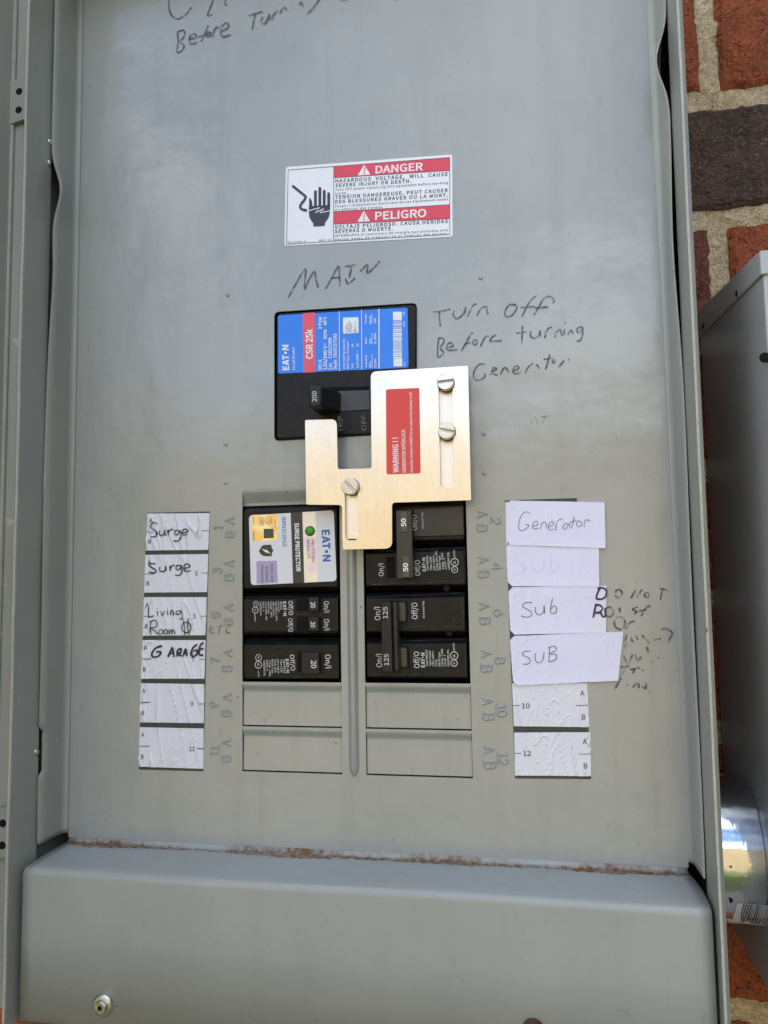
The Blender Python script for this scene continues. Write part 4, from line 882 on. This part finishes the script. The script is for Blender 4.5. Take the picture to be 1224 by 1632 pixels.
Text(Z7, HF + .004).line('Off/O', (615, 366), (611, 196), 56, .0).line('Common Trip', (687, 356), (682, 180), 18, .02).line('On/I', (234, 376), (230, 240), 58, .0).line('Off/O', (636, 868), (632, 698), 56, .0).line('On/I', (252, 860), (248, 722), 58, .0).line('EAT\u2022N', (690, 860), (687, 710), 38, .05).build('lettering', M['print'], b125)
t = Text(Z7, HF + .004)
fine(t, (('Type BR2125', (720, 850), (716, 682)), ('Type C2125', (754, 850), (750, 690)), ('120 / 240 V~', (786, 850), (782, 686)), ('Cu/AL', (817, 850), (815, 776)), ('HACR Type', (850, 850), (847, 702)), ('2 Pole  J-469', (880, 850), (875, 672)), ('CTL19 - T', (910, 850), (906, 730)), ('LR42556 CHL', (942, 850), (936, 674))), 19)
t.ring((990, 740), 43, 8).ring((990, 816), 37, 8).line('UL', (1002, 758), (1000, 724), 26, .02).line('SP', (1000, 830), (999, 804), 20, .02).line('LISTED', (998, 694), (993, 610), 15, .02).build('small_print', M['print'], b125)
mould(b125, Z7, [[(100, 140), (1072, 98)], [(1074, 100), (1088, 440)], [(420, 442), (1086, 442)], [(420, 590), (1100, 572)], [(1100, 590), (1112, 915)], [(110, 940), (1110, 915)], [(540, 665), (545, 870)]], 4, HF + .006)
for q in ((915, 50), (945, 505)):
    c = U(*Z7(*q), -.02); disc('notch', (c[0], .02, c[2]), 1, .07, .045, M['dark'], b125, 16, dome=False)
# ------------------------------------------------------------------ main breaker
ZM = zoom(430, 480, 7.2); ZM2 = zoom(560, 480, 10.2); ZP = zoom(420, 470, 3.6)
mb = thing('main_breaker', (-.1, -3, 5.55), 'large black main circuit breaker with blue label and chunky handle marked 200', 'circuit breaker')
HB = .10
Pb = Q(Zf, [(440, 700.5), (663, 688), (663, 484.5), (440, 499.5)], HB)
MB().prism(rrect(Pb, .12), -2.8, HB).build('body', M['black'], mb, bevel=.05, seg=3)
P = [Vector(U(*q, HB)) for q in ((443.2, 595.6), (651.3, 586.0), (649.8, 490.2), (443.2, 502.8))]
lb = MB().prism(rrect([(p.x, p.z) for p in P], .06), HB - .002, HB + .009).build('label', M['blue'], mb)
hL = HB + .012
Text(ZM, hL).poly([(385, 821), (523, 815), (518, 128), (376, 140)]).build('red_stripe', M['labelred'], lb)
t = Text(ZM, hL + .001)
for s_, a, b, hh, of in (('EAT\u2022N', (222, 792), (216, 500), 76, .06), ('Circuit Breaker', (290, 790), (284, 522), 30, .0), ('200 A', (597, 792), (595, 670), 38, .02), ('2 Pole', (596, 320), (594, 178), 38, .02), ('120/240 V~', (655, 784), (653, 478), 38, .02), ('60Hz', (653, 432), (651, 322), 36, .02), ('40°C', (653, 276), (651, 176), 36, .02),
        ('Cat.', (712, 786), (711, 704), 36, .02), ('CSR2200N', (711, 656), (709, 420), 36, .02), ('Style', (768, 782), (767, 670), 36, .02), ('7803C07G83', (768, 650), (766, 372), 36, .02), ('Interrupting Capacity', (863, 776), (860, 430), 24, .01), ('RMS Sym. Ampere', (908, 776), (905, 462), 24, .01), ('Volt', (960, 772), (958, 710), 22, .01), ('kA', (960, 526), (959, 486), 22, .01), ('120/240 ~', (1018, 766), (1016, 566), 24, .01), ('25', (1020, 520), (1019, 484), 24, .01)):
    t.line(s_, a, b, hh, of)
t.poly([(795, 800), (802, 800), (800, 115), (793, 116)]).poly([(1052, 786), (1059, 786), (1056, 98), (1049, 99)])
t.build('lettering', M['labelwhite'], lb)
Text(ZM, hL + .003).line('CSR 25k', (492, 660), (488, 316), 74, .03).build('lettering', M['labelwhite'], lb)
hs = MB().prism(rrect(Q(ZM, [(842, 374), (1020, 362), (1016, 182), (838, 190)], hL + .004), .035), hL - .001, hL + .004).build('approval_sticker', M['white'], lb)
t = Text(ZM, hL + .006)
for s_, a, b, hh in (('LISTED', (885, 358), (884, 270), 14), ('CIRCUIT', (905, 358), (904, 238), 12), ('BREAKER', (925, 358), (924, 230), 12), ('E 7819', (945, 356), (944, 260), 12), ('TYPE CSR', (985, 320), (984, 232), 10)): t.line(s_, a, b, hh, .01)
t.ring((978, 338), 17, 6).build('small_print', M['ink'], lb)
t = Text(ZM2, hL + .001)
for s_, a, b, hh in (('Terminal', (258, 1080), (250, 872), 30), ('Wire', (320, 1080), (316, 972), 30), ('CU/AL', (406, 1080), (400, 930), 34), ('Wire', (252, 696), (250, 590), 30), ('Size', (322, 696), (320, 602), 30), ('2-300', (404, 696), (402, 516), 34), ('Torque', (250, 370), (246, 206), 30), ('Lb.In.', (318, 370), (314, 226), 30), ('250', (402, 362), (400, 274), 34), ('405', (868, 248), (866, 170), 24), ('1013', (870, 415), (868, 326), 24), ('PAC', (876, 1050), (874, 985), 24)): t.line(s_, a, b, hh, .015)
for x, y0, y1 in ((448, 1096, 124),): t.poly([(x - 8, y1), (x + 8, y1), (x + 10, y0), (x - 6, y0)])
for x, y0, y1 in ((337, 1082, 865), (334, 702, 520), (332, 370, 200)): t.poly([(x - 4, y1), (x + 4, y1), (x + 4, y0), (x - 4, y0)])
t.poly([(675, 172), (820, 172), (821, 306), (677, 306)]).poly([(685, 930), (825, 930), (826, 1060), (685, 1060)])
y = 312; rr = random.Random(2)
while y < 925:
    w = rr.choice((7, 9, 16, 24)); y += rr.choice((6, 8, 12)); t.poly([(678, y), (822, y), (822, min(930, y + w)), (678, min(930, y + w))]); y += w
t.build('lettering', M['labelwhite'], lb)
# handle well and handle
slab('handle_well', ZP, [(300, 672), (604, 664), (602, 524), (300, 530)], HB - .02, HB + .002, M['dark'], mb, bevel=0)
slab('slide_tongue', ZP, [(428, 668), (612, 660), (608, 545), (424, 550)], HB - .01, HB + .02, mat('sky_tinted_tongue', (.030, .034, .042), .3), mb, bevel=.02)  # blue-grey sky reflection of the tongue put into its colour
q0 = Q(ZP, [(262, 648), (330, 640), (332, 520), (258, 520)], 1.05)
q0 = [(q[0], q[1]) for q in q0]
V = [(p[0], 1.05, p[1]) for p in q0] + [(p[0] + dx, HB, p[1] + dz) for p, dx, dz in zip(q0, (-.06, .22, .22, -.06), (.05, .05, .06, .06))]
hd = build('handle', V, [(0, 1, 2, 3), (7, 6, 5, 4), (0, 4, 5, 1), (1, 5, 6, 2), (2, 6, 7, 3), (3, 7, 4, 0)], M['black_matt'], mb, bevel=.05, seg=3)
Text(ZP, 1.054).line('200', (306, 612), (304, 552), 26, .0).build('lettering', M['print'], hd)
t = Text(ZP, HB + .003); t.line('TRIP-', (455, 785), (452, 678), 26, .0).line('OFF-', (590, 778), (588, 672), 26, .0).build('moulded_word', M['print_dim'], mb)
# ------------------------------------------------------------------ interlock plate
ip = thing('interlock_plate', U(620, 800, .2), 'brushed steel sliding interlock plate held by three slotted screws over the breakers', 'metal plate')
HP = .50
out = [(615, 440), (1173, 407), (1191, 1178), (737, 1192), (738, 1455), (455, 1461), (450, 1205), (245, 1203), (238, 718), (420, 713), (425, 1000), (620, 995)]
rad = [.14, .03, .03, .08, .16, .03, .08, .03, .03, .14, .06, .06]
PO = rrect(Q(ZP, out, HP), rad, 6)
sl_r = rrect(Q(ZP, [(1002, 460), (1083, 460), (1093, 1112), (1015, 1112)], HP), .13, 6)
sl_l = rrect(Q(ZP, [(465, 1080), (540, 1080), (545, 1408), (468, 1408)], HP), .12, 6)
plate('steel_plate', PO, [sl_r, sl_l], HP - .06, HP, M['plate'], ip, bevel=.012)
slab('spacer_bar', ZP, [(985, 1160), (1125, 1160), (1105, 440), (975, 440)], .05, HP - .10, M['bar'], ip, bevel=0)
slab('spacer_bar', ZP, [(452, 1399), (560, 1399), (556, 1050), (450, 1050)], .05, HP - .10, M['bar'], ip, bevel=0)
for (cx, cy, ang) in ((1042, 496, 4), (1048, 778, -14), (493, 1098, -45)):
    c = U(*ZP(cx, cy), HP + .17); r = .185
    sc = disc('screw', (c[0], HP + .002, c[2]), 1, r * 1.05, .004, M['dark'], ip, 32, dome=False)  # dark disc under the head paints in its shaded outline
    # head split by its driver slot
    a0 = math.radians(ang); w = .022
    for sgn in (1, -1):
        a = math.asin(w / r); A = [a0 + a + (math.pi - 2 * a) * k / 18 for k in range(19)]
        if sgn < 0: A = [x + math.pi for x in A]
        MB().prism([(c[0] + r * math.cos(x), c[2] + r * math.sin(x)) for x in A], HP + .0065, HP + .17).build('head_half', M['screw'], sc, bevel=.018)
    MB().prism(circ((c[0], c[2]), r * .97, 24), HP + .0065, HP + .10).build('slot_floor', M['bolt'], sc)
ws = MB().prism(rrect(Q(ZP, [(705, 1030), (901, 1024), (894, 533), (702, 542)], HP + .01), .05), HP + .0005, HP + .010).build('warning_label', M['warnred'], ip)
Text(ZP, HP + .013).line('WARNING ! !', (775, 1019), (771, 818), 31, .02).line('GENERATOR INTERLOCK', (817, 1019), (812, 772), 20, .005).line('Generator Breaker CANNOT be on unless Main Breaker is off.', (856, 1019), (851, 556), 14, .0).build('lettering', M['labelwhite'], ws)
# ------------------------------------------------------------------ neighbouring box and the hub between
gb = thing('junction_box', (11, -3.6, -6.6), 'weathered grey steel box with folded lid at the right edge of the wall', 'electrical box')
XB = 8.45; hb0, hb1 = -3.55, 1.75; zt0, zt1 = 8.95, 8.30; zb = -6.28
V = [(XB, hb0, zb + .1), (XB, hb1 - .04, zb - .0), (XB + .04, hb1, zb), (16, hb1, zb), (16, hb0, zb + .1), (XB, hb0, zt0), (XB, hb1 - .04, zt1 + .01), (XB + .04, hb1, zt1), (16, hb1, zt1), (16, hb0, zt0)]
build('box_shell', V, [(0, 1, 2, 3, 4), (9, 8, 7, 6, 5), (0, 5, 6, 1), (1, 6, 7, 2), (2, 7, 8, 3), (3, 8, 9, 4), (4, 9, 5, 0)], M['gbox'], gb, bevel=.08, seg=3)
lo = .055
V = [(XB - lo, hb0, zt0 - .62), (XB - lo, hb1 + lo - .03, zt1 - .41), (XB - lo + .03, hb1 + lo, zt1 - .40), (16.1, hb1 + lo, zt1 - .40), (16.1, hb0, zt0 - .6)]
V += [(XB - lo, hb0, zt0 + lo), (XB - lo, hb1 + lo - .03, zt1 + lo + .01), (XB - lo + .03, hb1 + lo, zt1 + lo), (16.1, hb1 + lo, zt1 + lo), (16.1, hb0, zt0 + lo)]
build('lid', V, [(0, 1, 2, 3, 4), (9, 8, 7, 6, 5), (0, 5, 6, 1), (1, 6, 7, 2), (2, 7, 8, 3), (3, 8, 9, 4), (4, 9, 5, 0)], M['gbox'], gb, bevel=.02, label='folded lid with sloping top')
for px, py in ((1174, 468), (1121, 520)):
    p = UX(px, py, XB - lo); disc('dimple', p, -1, .07, .02, M['dark'], gb)
p = UX(1219, 570, XB); c = U(1219, 570, hb1); disc('dimple', (c[0], hb1, c[2]), 1, .10, .02, M['dark'], gb)
HCX, HCH, HR = 7.46, -1.50, 1.52
hc = U(1170, 1372, HCH + HR * .6); HZ = hc[2]
cd = thing('conduit_hub', (HCX, HCH, HZ), 'shiny galvanised steel pipe hub between the panel and the neighbouring box', 'pipe')
V = []; n = 72; prof = [(HCX, HR), (8.36, HR), (8.36, HR), (8.39, HR - .03), (8.39, HR - .03), (8.40, HR - .12), (8.40, HR - .12), (XB, HR - .12)]
for x, r in prof:
    for i in range(n): a = 6.28318 * i / n; V.append((x, HCH + r * math.cos(a), HZ + r * math.sin(a)))
build('pipe', V, [(j * n + i, j * n + (i + 1) % n, (j + 1) * n + (i + 1) % n, (j + 1) * n + i) for j in range(0, len(prof) - 1, 2) for i in range(n)], M['zinc'], cd, smooth=True)
# barcode sticker wrapped on the pipe
ZBc = zoom(1160, 1400, 16.32)
def onpipe(px, py, lift):
    d = ray(px, py); R = HR + lift; cy = -HCH
    a = d.y ** 2 + d.z ** 2; oy, oz = CY - cy, CZ - HZ; b = 2 * (oy * d.y + oz * d.z); c_ = oy ** 2 + oz ** 2 - R * R
    t = (-b - math.sqrt(max(0, b * b - 4 * a * c_))) / (2 * a)
    return (CX + t * d.x, -(CY + t * d.y), CZ + t * d.z)
def wrap(name, pts, lift, mt, parent, n=8):
    P = [Vector(p) for p in pts]; V = []
    for j in range(n + 1):
        for i in range(n + 1):
            q = P[0].lerp(P[1], i / n).lerp(P[3].lerp(P[2], i / n), j / n); V.append(onpipe(*ZBc(*q), lift))
    return build(name, V, [(j * (n + 1) + i, j * (n + 1) + i + 1, (j + 1) * (n + 1) + i + 1, (j + 1) * (n + 1) + i) for j in range(n) for i in range(n)], mt, parent, fix=False)
bs = wrap('barcode_sticker', [(90, 1140), (1250, 1260), (1330, 740), (255, 635)], .008, M['paper'], cd)
m = MB(); x = 400; rr = random.Random(5)
while x < 1230:
    w = rr.choice((12, 20, 34)); 
    P = [Vector(p) for p in ((x - 80, 1015 + (x - 400) * .08), (x - 80 + w, 1015 + (x - 400) * .08), (x + w, 665 + (x - 400) * .09), (x, 665 + (x - 400) * .09))]
    for j in range(4):
        a, b = j / 4, (j + 1) / 4; m.add([onpipe(*ZBc(*P[0].lerp(P[3], a)), .013), onpipe(*ZBc(*P[1].lerp(P[2], a)), .013), onpipe(*ZBc(*P[1].lerp(P[2], b)), .013), onpipe(*ZBc(*P[0].lerp(P[3], b)), .013)], [(0, 1, 2, 3)])
    x += w + rr.choice((14, 22))
def wtext(s_, p0, p1, hp):
    V, Fc = glyphs(s_, .02); a = Vector(p0); b = Vector(p1); d = (b - a); ln_ = d.length; d /= ln_; up = Vector((d.y, -d.x)); x0 = min(v[0] for v in V); x1 = max(v[0] for v in V)
    m.add([onpipe(*ZBc(*(a + d * (v[0] - x0) / (x1 - x0) * ln_ + up * v[1] / CAP * hp)), .013) for v in V], Fc)
wtext('0 8401190', (340, 1072), (1200, 1135), 58); wtext('2" GALV', (325, 1130), (1000, 1205), 62)
m.build('barcode_print', M['ink'], bs, fix=False)
